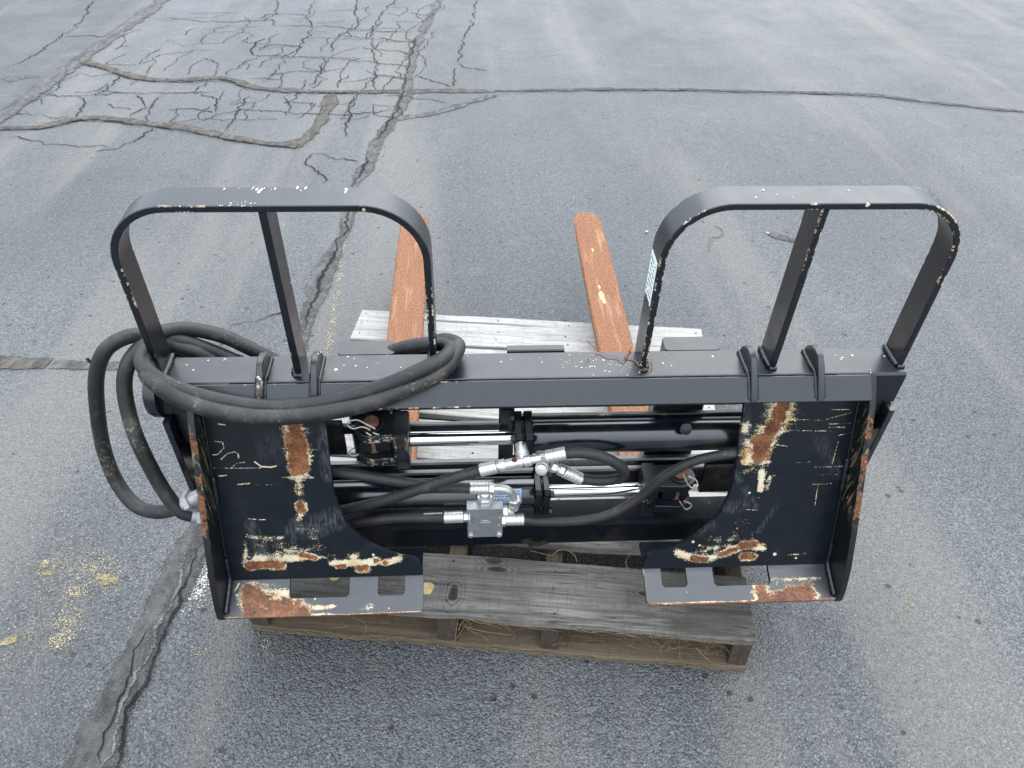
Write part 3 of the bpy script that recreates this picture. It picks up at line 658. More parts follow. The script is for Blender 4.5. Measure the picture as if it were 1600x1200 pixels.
# --- mounting plates with painted wear maps
def pl_y(z): return -.025 - .38 * (.40 - z)
def inner_x(z):
    pts = [(.0975, .206), (.108, .206), (.116, .2068), (.123, .2105), (.128, .2165), (.132, .222), (.139, .251), (.150, .275), (.163, .299), (.185, .322), (.208, .3385), (.24, .350), (.27, .3545), (.30, .3565), (.44, .3565)]
    return float(np.interp(z, [p[0] for p in pts], [p[1] for p in pts]))
def seg_dist(X, Y_, pts):
    d = np.full(X.shape, 9.0)
    if len(pts) == 1: return np.hypot(X - pts[0][0], Y_ - pts[0][1])
    for (ax, ay), (bx, by) in zip(pts[:-1], pts[1:]):
        L2 = (bx - ax) ** 2 + (by - ay) ** 2 + 1e-12
        t = np.clip(((X - ax) * (bx - ax) + (Y_ - ay) * (by - ay)) / L2, 0, 1)
        d = np.minimum(d, np.hypot(X - ax - t * (bx - ax), Y_ - ay - t * (by - ay)))
    return d
def wear_map(X, Y_, strokes, rust=False):
    w = np.zeros(X.shape)
    for pts, r, core, pw in strokes:
        if rust and core < .88: continue
        if core >= .88 and not rust: r, core, pw = r * 1.45, .78, .6
        d = seg_dist(X, Y_, pts); w = np.maximum(w, core * np.clip(1 - d / r, 0, 1) ** pw)
    return w
SL = [  # left plate: (points, radius, strength, falloff)
    ([(-0.408,0.402),(-0.409,0.369)], .016, 1.3, .7), ([(-0.411,0.363),(-0.407,0.341),(-0.410,0.314)], .023, 1.4, .7), ([(-0.419,0.367),(-0.417,0.358)], .009, 1.2, .7), ([(-0.410,0.397),(-0.409,0.346),(-0.411,0.306)], .034, .62, .45), ([(-0.411,0.306),(-0.413,0.263)], .018, .55, .5), ([(-0.413,0.241),(-0.413,0.234)], .012, 1.1, .7), ([(-0.413,0.226),(-0.420,0.214)], .012, .56, .5),
    ([(-0.517,0.126),(-0.488,0.127),(-0.460,0.125)], .011, 1.1, .7), ([(-0.518,0.132),(-0.481,0.141),(-0.423,0.144)], .022, .62, .5), ([(-0.502,0.154),(-0.423,0.147),(-0.367,0.137)], .035, .42, .4), ([(-0.423,0.147),(-0.399,0.139)], .009, 1.05, .8), ([(-0.517,0.170),(-0.526,0.125)], .010, .55, .5),
    ([(-0.370,0.126),(-0.322,0.127),(-0.268,0.126),(-0.246,0.132)], .013, .72, .6), ([(-0.320,0.115),(-0.309,0.116)], .011, 1.15, .6), ([(-0.290,0.130)], .008, 1.1, .7), ([(-0.273,0.124)], .008, 1.1, .7), ([(-0.360,0.120),(-0.347,0.121)], .007, 1.0, .8), ([(-0.327,0.136)], .014, .66, .5), ([(-0.388,0.151),(-0.321,0.141)], .028, .37, .4),
    ([(-0.508,0.188),(-0.488,0.175),(-0.453,0.180)], .016, .44, .4), ([(-0.417,0.204),(-0.396,0.185),(-0.387,0.166)], .022, .42, .4), ([(-0.345,0.390),(-0.344,0.345),(-0.343,0.305)], .010, .36, .4),
    ([(-0.562,0.314),(-0.524,0.313),(-0.473,0.312)], .0014, .68, .5), ([(-0.524,0.313),(-0.513,0.321),(-0.499,0.323)], .0014, .72, .5), ([(-0.482,0.323),(-0.473,0.315),(-0.458,0.313),(-0.447,0.315)], .0022, .85, .5), ([(-0.543,0.361),(-0.531,0.359),(-0.530,0.349),(-0.542,0.338),(-0.551,0.337)], .0014, .72, .5), ([(-0.538,0.329),(-0.526,0.339),(-0.514,0.342),(-0.508,0.338),(-0.508,0.331)], .0014, .72, .5),
    ([(-0.546,0.299),(-0.533,0.300)], .0018, .7, .5), ([(-0.516,0.283),(-0.496,0.284)], .0030, .7, .5), ([(-0.496,0.282),(-0.442,0.281)], .0015, .5, .5), ([(-0.445,0.347),(-0.370,0.343)], .0016, .56, .5), ([(-0.440,0.295),(-0.386,0.293)], .0016, .6, .5), ([(-0.427,0.333),(-0.382,0.332)], .0016, .56, .5), ([(-0.534,0.391),(-0.522,0.389)], .0022, .7, .5), ([(-0.507,0.218),(-0.494,0.217)], .0017, .7, .5), ([(-0.488,0.216),(-0.478,0.216)], .0017, .7, .5)]
SR = [
    ([(0.423,0.407),(0.420,0.381),(0.408,0.358),(0.399,0.336),(0.395,0.316)], .022, 1.15, .8), ([(0.390,0.342),(0.397,0.316)], .022, 1.15, .8), ([(0.423,0.407),(0.417,0.382),(0.401,0.353),(0.388,0.316)], .040, .64, .45), ([(0.364,0.368),(0.379,0.309),(0.413,0.303)], .020, .58, .5), ([(0.372,0.307),(0.394,0.312)], .014, .80, .5),
    ([(0.404,0.284),(0.406,0.251)], .010, .74, .5), ([(0.419,0.275),(0.418,0.250)], .010, .5, .5), ([(0.374,0.289),(0.421,0.284)], .022, .40, .4),
    ([(0.263,0.131),(0.291,0.117),(0.332,0.118),(0.364,0.128),(0.393,0.142),(0.427,0.133)], .014, .68, .45), ([(0.387,0.140),(0.409,0.142)], .011, 1.15, .6), ([(0.392,0.118),(0.410,0.118)], .011, 1.12, .6), ([(0.298,0.117),(0.322,0.114)], .009, 1.08, .7), ([(0.348,0.124),(0.376,0.133)], .009, 1.05, .7), ([(0.280,0.131),(0.327,0.135),(0.374,0.147)], .030, .40, .4), ([(0.369,0.189),(0.403,0.156)], .035, .34, .4), ([(0.314,0.152),(0.384,0.163)], .03, .33, .4),
    ([(0.451,0.121)], .005, .8, .5), ([(0.478,0.118),(0.512,0.121)], .005, .5, .5)]
for (a, b, w_px) in [((1240, 643), (1280, 655), 2), ((1240, 645), (1244, 668), 2.2), ((1292, 655), (1330, 645), 2.4), ((1295, 663), (1330, 661), 2.6), ((1235, 672), (1300, 674), 1.6), ((1268, 716), (1300, 713), 2.4), ((1272, 730), (1320, 729), 2.2), ((1225, 724), (1265, 722), 1.6), ((1205, 717), (1222, 716), 1.6), ((1272, 742), (1308, 741), 2.0), ((1248, 763), (1288, 764), 2.2), ((1270, 757), (1300, 755), 2.2), ((1273, 790), (1278, 758), 3), ((1178, 777), (1192, 779), 4), ((1165, 796), (1185, 797), 2), ((1260, 700), (1290, 699), 1.4), ((1310, 680), (1330, 676), 1.6), ((1300, 725), (1310, 690), 1.5), ((1235, 655), (1300, 657), 1.2), ((1240, 732), (1260, 733), 1.6), ((1300, 640), (1330, 640), 2.0), ((1296, 668), (1322, 667), 1.6), ((1214, 695), (1230, 697), 2)]:
    pass
SCR = [(0.445,0.395),(0.492,0.380),(0.445,0.392),(0.454,0.366),(0.506,0.380),(0.548,0.391),(0.511,0.371),(0.551,0.372),(0.444,0.361),(0.519,0.358),(0.491,0.309),(0.527,0.312),(0.498,0.292),(0.554,0.292),(0.442,0.300),(0.488,0.302),(0.418,0.309),(0.437,0.310),(0.501,0.277),(0.543,0.277),(0.476,0.252),(0.524,0.250),(0.501,0.259),(0.536,0.260),(0.512,0.217),(0.511,0.257),(0.396,0.237),(0.413,0.234),(0.384,0.213),(0.408,0.211),(0.478,0.328),(0.513,0.329),(0.532,0.350),(0.554,0.355),(0.530,0.297),(0.534,0.339),(0.441,0.381),(0.516,0.377),(0.512,0.397),(0.546,0.396),(0.513,0.365),(0.543,0.365),(0.424,0.335),(0.443,0.332)]
for i in range(0, len(SCR), 2): SR.append(([SCR[i], SCR[i + 1]], random.choice((.0013, .0015, .0020)), random.choice((.40, .5, .62)), .5))
LL = [
    ([(-0.521,-0.161),(-0.512,-0.196),(-0.469,-0.199)], .020, 1.1, .6), ([(-0.513,-0.164),(-0.482,-0.181),(-0.423,-0.198)], .026, .98, .6), ([(-0.521,-0.158),(-0.461,-0.167),(-0.419,-0.188)], .024, .62, .4), ([(-0.430,-0.182),(-0.426,-0.200)], .012, .9, .6), ([(-0.413,-0.190),(-0.367,-0.186)], .008, .6, .5), ([(-0.412,-0.201),(-0.366,-0.200)], .007, .58, .5), ([(-0.316,-0.193),(-0.299,-0.189)], .014, .52, .5), ([(-0.460,-0.171),(-0.444,-0.166)], .008, .75, .5), ([(-0.540,-0.144),(-0.546,-0.158)], .004, .62, .5), ([(-0.535,-0.168),(-0.541,-0.163)], .008, .58, .5), ([(-0.575,-0.202),(-0.389,-0.202),(-0.206,-0.201)], .003, .9, .7)]
LR = [
    ([(0.481,-0.191),(0.508,-0.190)], .022, 1.12, .7), ([(0.422,-0.184),(0.431,-0.198),(0.461,-0.197),(0.503,-0.200)], .018, .95, .6), ([(0.415,-0.176),(0.414,-0.200),(0.467,-0.199),(0.519,-0.194)], .018, .74, .4), ([(0.448,-0.174),(0.516,-0.172)], .020, .46, .4), ([(0.448,-0.161),(0.475,-0.163),(0.536,-0.162)], .009, .50, .4), ([(0.203,-0.200),(0.406,-0.201),(0.573,-0.201)], .0035, .95, .7), ([(0.278,-0.175),(0.282,-0.181)], .004, .6, .5), ([(0.317,-0.159)], .008, .25, .5)]
RUB = {-1: [([(-0.355,0.374),(-0.351,0.345),(-0.349,0.299)], .016, .75, .5), ([(-0.364,0.357),(-0.362,0.293)], .012, .55, .5), ([(-0.418,0.198),(-0.383,0.203),(-0.360,0.213)], .026, .6, .6), ([(-0.438,0.195),(-0.433,0.177)], .010, .7, .5), ([(-0.504,0.204),(-0.497,0.172),(-0.489,0.143)], .014, .55, .5), ([(-0.444,0.358),(-0.451,0.342)], .03, .2, .5)],
       1: [([(0.354,0.400),(0.356,0.342)], .018, .5, .6), ([(0.357,0.283),(0.401,0.220)], .008, .5, .5), ([(0.354,0.215),(0.383,0.223)], .014, .5, .5), ([(0.502,0.339),(0.545,0.279)], .014, .3, .5), ([(0.299,0.172),(0.322,0.184)], .012, .4, .5), ([(0.414,0.169),(0.428,0.194),(0.442,0.219)], .006, .4, .5)]}
def mount_plate(sx, strokes, lipstrokes):
    zs = np.concatenate([np.linspace(.0975, .14, 34)[:-1], np.linspace(.14, .44, 215)]); us = np.linspace(0, 1, 250)
    Z_, U2 = np.meshgrid(zs, us, indexing='ij'); xi = np.array([inner_x(z) for z in zs])[:, None]
    X = sx * (.5575 + (xi - .5575) * U2); Y2 = -.025 - .38 * (.40 - Z_)
    w = wear_map(X, Z_, strokes)
    nz, nu = X.shape; v = np.stack([X, Y2, Z_], -1).reshape(-1, 3)
    idx = np.arange(nz * nu).reshape(nz, nu); q = np.stack([idx[:-1, :-1], idx[:-1, 1:], idx[1:, 1:], idx[1:, :-1]], -1).reshape(-1, 4)
    if sx > 0: q = q[:, ::-1]
    o = mesh_obj('mounting_plate', v.tolist(), q.tolist(), M['paint_plate'], root, {'wear': w.reshape(-1), 'edge': np.zeros(w.size), 'rub': wear_map(X, Z_, RUB[sx]).reshape(-1), 'rustw': wear_map(X, Z_, strokes, True).reshape(-1)})
    md = o.modifiers.new('thickness', 'SOLIDIFY'); md.thickness = .0095; md.offset = -1.0
    # bent foot with two latch slots
    def lines(a, b, inner, n):
        st = sorted(set([a, b] + inner)); r = []
        for p, q_ in zip(st[:-1], st[1:]): r += list(np.linspace(p, q_, max(2, int(abs(q_ - p) / .0019)) + 1)[:-1])
        return np.array(r + [st[-1]])
    if sx < 0: slots = [(-.448, -.339), (-.288, -.2385)]
    else: slots = [(.237, .285), (.335, .4425)]
    xa, xb = (-.5675, -.205) if sx < 0 else (.205, .5675)
    xs = lines(xa, xb, [s_ for p in slots for s_ in p], 0); ys = lines(-.201, -.1385, [-.1715], 0)
    XX, YY = np.meshgrid(xs, ys, indexing='ij'); ZZ = .0938 + .36 * (YY + .139)
    # the fold is a small bend radius
    ZZ = ZZ + np.clip((YY + .146) / .0075, 0, 1) ** 2 * .0015
    w = wear_map(XX, YY, lipstrokes)
    edge = ((YY < -.1995) | (np.abs(XX - (sx * .205)) < .0015)).astype(float)
    keep = []
    xc = (xs[:-1] + xs[1:]) / 2; yc = (ys[:-1] + ys[1:]) / 2; nx, ny = len(xs), len(ys); rc = .007
    for i in range(nx - 1):
        for j in range(ny - 1):
            cut = False
            for s0, s1 in slots:
                if s0 < xc[i] < s1 and yc[j] > -.1715:
                    cut = True
                    dx = min(xc[i] - s0, s1 - xc[i]); dy = yc[j] + .1715
                    if dx < rc and dy < rc and math.hypot(rc - dx, rc - dy) > rc: cut = False
            ic = sx * .205; dx = abs(xc[i] - ic); dy = yc[j] + .201
            if dx < .010 and dy < .010 and math.hypot(.010 - dx, .010 - dy) > .010: cut = True
            if not cut: keep.append((i * ny + j, (i + 1) * ny + j, (i + 1) * ny + j + 1, i * ny + j + 1))
    lip = mesh_obj('bottom_lip', np.stack([XX, YY, ZZ], -1).reshape(-1, 3).tolist(), keep, M['paint_foot'], o, {'wear': w.reshape(-1), 'edge': edge.reshape(-1), 'rustw': wear_map(XX, YY, lipstrokes, True).reshape(-1)})
    md = lip.modifiers.new('thickness', 'SOLIDIFY'); md.thickness = .0085; md.offset = -1.0
    # side rib
    prof = [(-.0185, .4715), (-.038, .447), (-.054, .424), (-.072, .388), (-.095, .338), (-.125, .278), (-.157, .212), (-.186, .148), (-.2015, .098), (-.2045, .074), (-.200, .064), (-.140, .086), (-.137, .105), (-.024, .402), (-.010, .44)]
    x0, x1 = sorted((sx * .5580, sx * .5690))
    r_ = MB().prism(prof, 'x', x0, x1, 1.0, .0008); rib = r_.build('side_rib', M['paint_rib'], o, 35)
    # seams in the corner
    xw = sx * .5565
    bead([(xw, pl_y(z) - .001, z) for z in (.43, .36, .29)], .0022, rib, 'weld_bead', M['weld'], .02)
    bead([(xw - sx * .001, pl_y(z) - .003, z) for z in ((.30, .28, .25) if sx < 0 else (.31, .28, .25))], .0058, rib, 'weld_bead', M['weld'], .012)
    bead([(xw, pl_y(z) - .001, z) for z in (.25, .20, .14)], .0018, rib, 'weld_bead', M['weld'], .02)
    bead([(xw - sx * .001, pl_y(.145) - .003, .145), (xw - sx * .001, pl_y(.12) - .003, .12), (xw - sx * .001, -.142, .1), (xw - sx * .001, -.175, .086), (xw - sx * .001, -.195, .079)], .0048, rib, 'weld_bead', M['weld'], .012)
    return o
def rib_mat():
    s = NT('black_paint_rusty_rim')
    z = s.n('ShaderNodeSeparateXYZ'); s.l(s.tc, z.inputs[0])
    n = s.noise(40, 5, .65); f = s.noise(300, 4, .7)
    band = s.math('MULTIPLY', s.step(z.outputs[2], .215, .25), s.math('SUBTRACT', 1.0, s.step(z.outputs[2], .405, .43)))
    e = s.math('MULTIPLY', s.attr('edge'), s.math('ADD', s.math('MULTIPLY', band, .55), .10))
    k = s.step(s.math('MULTIPLY', e, s.math('ADD', s.math('MULTIPLY', s.math('SUBTRACT', n, .5), 3.2), .95)), .55, .65)
    rust = s.ramp(f, [(.3, RUSTD), (.55, RUSTL), (.72, (0.5, 0.28, 0.13))])
    # scratched inner face
    sc = s.math('MULTIPLY', s.step(s.noise(120, 4, .7, s.mapping((1, 1, .10), (.36, 0, 0)), 1.2), .53, .60), band)
    c = s.mix(s.math('MULTIPLY', sc, .55), (0.004, 0.005, 0.006), (0.30, 0.25, 0.15))
    c = s.mix(k, c, rust)
    return s.fin(c, s.mix(k, (.35, .35, .35), (.9, .9, .9)), 0, s.bump(s.math('ADD', f, k), .3, .001))
M['paint_rib'] = rib_mat()
pL = mount_plate(-1, SL, LL); pL['label'] = 'left mounting plate with a narrow rust streak below the hoses'
pR = mount_plate(1, SR, LR); pR['label'] = 'right mounting plate with a broad rust patch below the lug'
# --- lower beam and shelf behind the plates' feet
MB().box(-.609, .609, -.020, .046, .012, .080, .006, .006).build('lower_beam', M['paint_dull'], root, 40)
for sx in (-1, 1):
    x0, x1 = sorted((sx * .208, sx * .60)); MB().box(x0, x1, -.128, -.078, .086, .096, .0015).build('foot_shelf', M['paint_dull'], root, 35)
    MB().prism([(-.078, .090), (-.020, .020), (-.020, .075), (-.07, .0965)], 'x', sx * .40 - .005, sx * .40 + .005).build('foot_gusset', M['paint_clean'], root, 35)
# --- cross bars behind the cylinders
MB().box(-.609, .609, .036, .050, .186, .206, .003).build('cross_bar', M['paint_clean'], root, 40)
MB().box(-.609, .609, .040, .052, .345, .372, .003).build('cross_bar', M['paint_dirty'], root, 40)
MB().box(-.609, -.045, .040, .050, .286, .309, .003).build('cross_bar', M['paint_clean'], root, 40)
MB().box(-.03, .609, .040, .0505, .312, .326, .002).build('cross_bar', M['paint_dirty'], root, 40)
MB().box(-.062, -.034, .040, .051, .207, .344, .002).build('cross_bar_upright', M['paint_clean'], root, 40)
MB().box(-.609, -.345, .026, .039, .245, .330, .003).build('cylinder_anchor', M['paint_dirty'], root, 40)
MB().box(.345, .609, .026, .0395, .110, .190, .003).build('cylinder_anchor', M['paint_dirty'], root, 40)
MB().box(-.609, .609, .036, .0495, .124, .176, .003).build('cross_bar', M['paint_clean'], root, 40)
# --- forks
def fork(xc, label):
    f = MB(); w = .096
    prof = [(.064, .462), (.064, .0), (.066, -.038)]
    # one bent bar: shank, heel, tapering blade
    path = []; N = []; th = []
    pts = [(.082, .460, .036), (.082, .06, .036), (.085, .025, .037), (.097, -.004, .040), (.12, -.016, .040), (.16, -.018, .036), (.6, -.0145, .029), (1.0, -.011, .022), (1.26, -.0085, .015), (1.285, -.008, .0135), (1.303, -.0075, .012), (1.312, -.007, .010)]
    wid = [w] * 8 + [w * .94, w * .86, w * .66, w * .42]
    rows = []; at = []
    for i, (y, z, t) in enumerate(pts):
        a = Vector((pts[max(0, i - 1)][0], pts[max(0, i - 1)][1])); b = Vector((pts[min(len(pts) - 1, i + 1)][0], pts[min(len(pts) - 1, i + 1)][1]))
        d = (b - a).normalized(); n = Vector((d.y, -d.x)); n = -n
        h = wid[i] / 2; bv = .004
        sec = [(-h + bv, t / 2), (h - bv, t / 2), (h, t / 2 - bv), (h, -t / 2 + bv), (h - bv, -t / 2), (-h + bv, -t / 2), (-h, -t / 2 + bv), (-h, t / 2 - bv)]
        rows.append([(xc + sx_, y + n.x * s_, z + n.y * s_) for sx_, s_ in sec])
    v = [p for r in rows for p in r]; fc = []
    for i in range(len(rows) - 1):
        for k in range(8): fc.append((i * 8 + k, i * 8 + (k + 1) % 8, (i + 1) * 8 + (k + 1) % 8, (i + 1) * 8 + k))
    fc.append(tuple(range(8))[::-1]); fc.append(tuple((len(rows) - 1) * 8 + k for k in range(8)))
    fm = [0 if min(v[i][2] for i in q) > -.02 and max(v[i][1] for i in q) <= .1005 and not (len(q) == 4 and max(v[i][2] for i in q) < .02) else 1 for q in fc]
    o = mesh_obj('fork', v, fc, None, root, {'edge': [0] * len(v), 'wear': [0] * len(v)}, mats=[M['paint'], M['rust']], fmat=fm); fix_normals(o); smooth_by_angle(o, 40)
    o['label'] = label; return o
fL = fork(-.290, 'left fork with rusty blade behind the left hoop'); fR = fork(.2765, 'right fork with rusty blade standing clear between the hoops')
# worn bare patches on the right blade
def worn(fk, spots):
    for i, (x, y, rx, ry) in enumerate(spots):
        v = []; k = 18; zt = -.0145 + .0145 if y < .6 else 0
        for j in range(k):
            a = 6.283 * j / k; rr = 1 + .45 * mnoise.noise((x * 50 + math.cos(a) * 1.3, y * 50 + math.sin(a) * 1.3, 2))
            px, py = x + rx * rr * math.cos(a), y + ry * rr * math.sin(a)
            zz = float(np.interp(py, [.16, .6, 1.0, 1.26], [0, 0, 0, -.001])) + .0004
            v.append((px, py, zz))
        mesh_obj('bare_patch', v, [tuple(range(k))], M['bare'], fk)
M['bare'] = flat('chipped_bare_metal', (0.50, 0.33, 0.17), .8, 220, .5)
wp = [(0.267,0.845,0.000),(0.271,0.820,0.000),(0.266,0.889,0.000),(0.271,1.085,0.000),(0.273,0.805,0.000)]
worn(fR, [(wp[0][0], wp[0][1], .007, .020), (wp[1][0], wp[1][1], .006, .012), (wp[3][0], wp[3][1], .003, .010), (wp[2][0], wp[2][1], .004, .01)])

# --- hydraulic cylinders
def stadium(x0, x1, h, sgn):
    """rounded end at x0 side, in (x,y)"""
    pts = []
    for k in range(13):
        a = math.pi / 2 + k / 12 * math.pi
        pts.append((x0 + sgn * h * -math.cos(a) * -1 if sgn > 0 else x0 - h * math.cos(a) * 1, h * math.sin(a)))
    pts += [(x1, -h), (x1, h)]
    return pts
def wire_loop(pts, r, parent, name='retaining_clip'):
    return MB().tube(pts, r, 8, 6).build(name, M['wire'], parent, 60)
def cylinder(z, s, x_pin, x_rodend, x_gl0, x_gl1, x_end, label):
    """s=+1: rod end on the left, barrel on the right; s=-1 mirrored"""
    y = 0.0; r = .0305
    o = MB().lathe((x_gl1, y, z), (s, 0, 0), [(0, r - .001), (.002, r), (abs(x_end - x_gl1) - .004, r), (abs(x_end - x_gl1), r - .003)], 40).build('hydraulic_cylinder', M['paint_cyl'], root, 40)
    o['label'] = label
    MB().cyl((x_rodend, y, z), (x_gl0, y, z), .0135, 32).build('chrome_rod', M['chrome'], o, 40)
    g_ = MB(); a, b = sorted((x_gl0, x_gl1))
    oc = []
    hh = .038
    for (cx, cz) in ((1, 1), (-1, 1), (-1, -1), (1, -1)):
        oc += [(cx * hh * .86, cz * hh), (cx * hh, cz * hh * .72)] if cx * cz > 0 else [(cx * hh, cz * hh * .72), (cx * hh * .86, cz * hh)]
    oc = [(y + p[0] * .86, z + p[1]) for p in oc]
    m1 = x_gl0 + (x_gl1 - x_gl0) * .42; m2 = x_gl0 + (x_gl1 - x_gl0) * .55
    A = sorted((x_gl0, m1)); B = sorted((m2, x_gl1)); C_ = sorted((m1, m2))
    g_.prism(oc, 'x', *A); g_.prism(oc, 'x', *B); g_.cyl((C_[0], y, z), (C_[1], y, z), .029, 32)
    gl = g_.build('gland', M['paint_dirty'], o, 40)
    for dy, dz in ((-.031, .026), (-.031, -.026), (.02, .03)):
        MB().lathe((x_gl0, y + dy * .9, z + dz), (-s, 0, 0), [(0, .0065), (.006, .0065), (.0075, .005)], 6).build('gland_bolt', M['paint_dirty'], gl, 30)
    # rod clevis
    c = MB()
    c.box(*sorted((x_rodend, x_rodend - s * .026)), -.034, .03, z - .042, z + .042, .004)
    for dz in (.021, -.039):
        pts = []
        for k in range(17):
            a = math.pi / 2 + k / 16 * math.pi; pts.append((x_pin + s * .029 * math.cos(a), .029 * math.sin(a) * (1)))
        pts += [(x_rodend - s * .02, -.026), (x_rodend - s * .02, .026)]
        c.prism(pts, 'z', z + dz, z + dz + .018)
    cv = c.build('clevis', M['paint_dirty'], o, 35)
    MB().lathe((x_rodend - s * .012, -.034, z + .002), (0, -1, 0), [(0, .0115), (.004, .0115), (.004, .0085), (.008, .008)], 20).build('clamp_bolt', M['paint_clean'], cv, 35)
    MB().box(*sorted((x_pin - s * .02, x_pin + s * .03)), -.012, .066, z - .018, z + .019, .003).build('fork_lug', M['paint_dirty'], o, 35)
    MB().lathe((x_pin, 0, z - .05), (0, 0, 1), [(0, .0125), (.099, .0125), (.101, .011)], 28).build('clevis_pin', M['rust_edge'], o, 40)
    MB().lathe((x_pin, 0, z + .0392), (0, 0, 1), [(0, .021), (.003, .021), (.0035, .0205)], 28).build('pin_washer', M['paint_dirty'], o, 40)
    return o, gl, cv
cu, glu, cvu = cylinder(.3145, 1, -.286, -.222, -.036, -.004, .545, 'upper hydraulic cylinder, rod to the left')
cl, gll, cvl = cylinder(.1600, -1, .286, .214, .034, .006, -.545, 'lower hydraulic cylinder, rod to the right')
wire_loop([(-0.286,-0.020,0.361),(-0.299,-0.020,0.369),(-0.314,-0.020,0.365),(-0.323,-0.020,0.374),(-0.319,-0.020,0.383),(-0.305,-0.020,0.386),(-0.293,-0.020,0.377),(-0.277,-0.022,0.366)], .0014, cvu)
wire_loop([(-0.293,-0.024,0.359),(-0.283,-0.026,0.351),(-0.275,-0.028,0.340)], .0013, cvu); wire_loop([(-0.281,-0.024,0.358),(-0.271,-0.026,0.355)], .0013, cvu)
wire_loop([(-0.320,-0.015,0.310),(-0.329,-0.015,0.301),(-0.326,-0.015,0.290),(-0.314,-0.015,0.293)], .0013, cvu)
wire_loop([(0.282,-0.024,0.228),(0.293,-0.026,0.206),(0.303,-0.028,0.195),(0.311,-0.028,0.206),(0.307,-0.026,0.215),(0.292,-0.024,0.224)], .0014, cvl)
wire_loop([(0.288,-0.024,0.150),(0.298,-0.026,0.134),(0.306,-0.026,0.126),(0.313,-0.026,0.134),(0.311,-0.025,0.142),(0.296,-0.024,0.150)], .0014, cvl)
# faded stickers wrapped on the barrels
def barrel_sticker(parent, x0, x1, z, a0, a1, mat, lab):
    n = 12; r = .0310; v = []; f = []
    for x in (x0, x1):
        for k in range(n + 1):
            a = math.radians(a0 + (a1 - a0) * k / n); v.append((x, -r * math.cos(a), z + r * math.sin(a)))
    for k in range(n): f.append((k, k + 1, n + 1 + k + 1, n + 1 + k))
    o = mesh_obj('cylinder_sticker', v, f, mat, parent, smooth=True); o['label'] = lab
    d = MB(); r2 = .0314
    def patch(xa, xb, aa, ab):
        q = []
        for x in (xa, xb):
            for k in range(4):
                a = math.radians(aa + (ab - aa) * k / 3); q.append((x, -r2 * math.cos(a), z + r2 * math.sin(a)))
        d.add(q, [(k, k + 1, 5 + k, 4 + k) for k in range(3)])
    return o, d, patch
s1, d1, pt1 = barrel_sticker(cl, -.091, -.020, .160, 8, 62, M['decal_blue'], 'faded blue sticker with a logo box')
pt1(-.089, -.076, 14, 56); d1.build('logo_box', M['decal_white'], s1)
dd = d1.__class__(); d1.v, d1.f, d1.e = [], [], []
pt1(-.087, -.0855, 24, 52); pt1(-.087, -.079, 22, 30); pt1(-.083, -.078, 34, 50); pt1(-.0745, -.074, 10, 60)
for i in range(5):
    x = -.071
    while x < -.026:
        l = random.uniform(.003, .009); a = 16 + i * 9
        pt1(x, x + l, a, a + 3); x += l + .002
d1.build('printed_text', M['blue_print'], s1)
s2, d2, pt2 = barrel_sticker(cu, .002, .062, .3145, -44, -6, M['decal_blue'], 'faded blue sticker partly behind the hose fitting')
pt2(.052, .060, -36, -12); pt2(.004, .005, -40, -10); d2.build('printed_text', M['blue_print'], s2)

# caked dirt on the lower beam and the boss on the upper barrel
def clump(x, y, z, r, parent):
    bm = bmesh.new(); bmesh.ops.create_icosphere(bm, subdivisions=3, radius=r)
    for v in bm.verts: v.co = v.co * (1 + .9 * mnoise.noise(v.co * 140 + Vector((x * 99, 0, 0)))) ; v.co.y *= .35; v.co.z *= .7
    me = bpy.data.meshes.new('caked_dirt'); bm.to_mesh(me); bm.free(); me.materials.append(M['mud'])
    o = bpy.data.objects.new('caked_dirt', me); COL.objects.link(o); o.parent = parent; o.location = (x, y, z)
M['mud'] = flat('caked_mud', (0.024, 0.022, 0.016), .95, 120, .5, .1)
for x_, y_, z_ in [(0.010,-0.021,0.017),(-0.002,-0.021,0.029),(0.026,-0.021,0.023)]: clump(x_, y_, z_, .011, bpy.data.objects['lower_beam'])
bq = [(0.264,-0.024,0.353)]
MB().lathe(bq[0], (0, -1, .55), [(0, .011), (.003, .0105), (.0038, .0070), (.0055, .0068), (.0062, .0045)], 20).build('port_boss', M['paint_dirty'], cu, 35)

# --- valve block, fittings and inner hoses
vb = MB().box(-.1235, -.0555, -.050, -.012, .086, .172, .002).build('valve_block', M['block'], root, 35)
vb['label'] = 'bare grey valve block with a hex plug on top'
def lettering(txt, loc, size, parent, rot=(math.pi / 2, 0, 0), mat='mark_white', name='stamped_text'):
    c = bpy.data.curves.new(name, 'FONT'); c.body = txt; c.size = size; c.align_x = 'CENTER'; c.align_y = 'CENTER'; c.extrude = .0002
    o = bpy.data.objects.new(name, c); COL.objects.link(o)
    dg = bpy.context.evaluated_depsgraph_get(); me = bpy.data.meshes.new_from_object(o.evaluated_get(dg)); bpy.data.objects.remove(o)
    me.materials.clear(); me.materials.append(M[mat]); o2 = bpy.data.objects.new(name, me); COL.objects.link(o2)
    o2.location = loc; o2.rotation_euler = rot; o2.parent = parent; return o2
mk = MB()
for rz, n_, w2 in ((.1385, 4, .0026), (.1325, 6, .0026)):
    for k in range(n_):
        x = -.0893 + (k - (n_ - 1) / 2) * (w2 + .0011); hh = random.uniform(.0026, .0040)
        mk.box(x - w2 / 2, x - w2 / 2 + .0009, -.0504, -.0499, rz - hh / 2, rz + hh / 2, .0001, .0002)
        mk.box(x - w2 / 2, x + w2 / 2, -.0504, -.0499, rz + random.choice((-1, 0, 1)) * hh / 2 - .0004, rz + .0005, .0001, .0002)
o = mk.build('stamped_text', M['mark_white'], vb); o['kind'] = 'stuff'
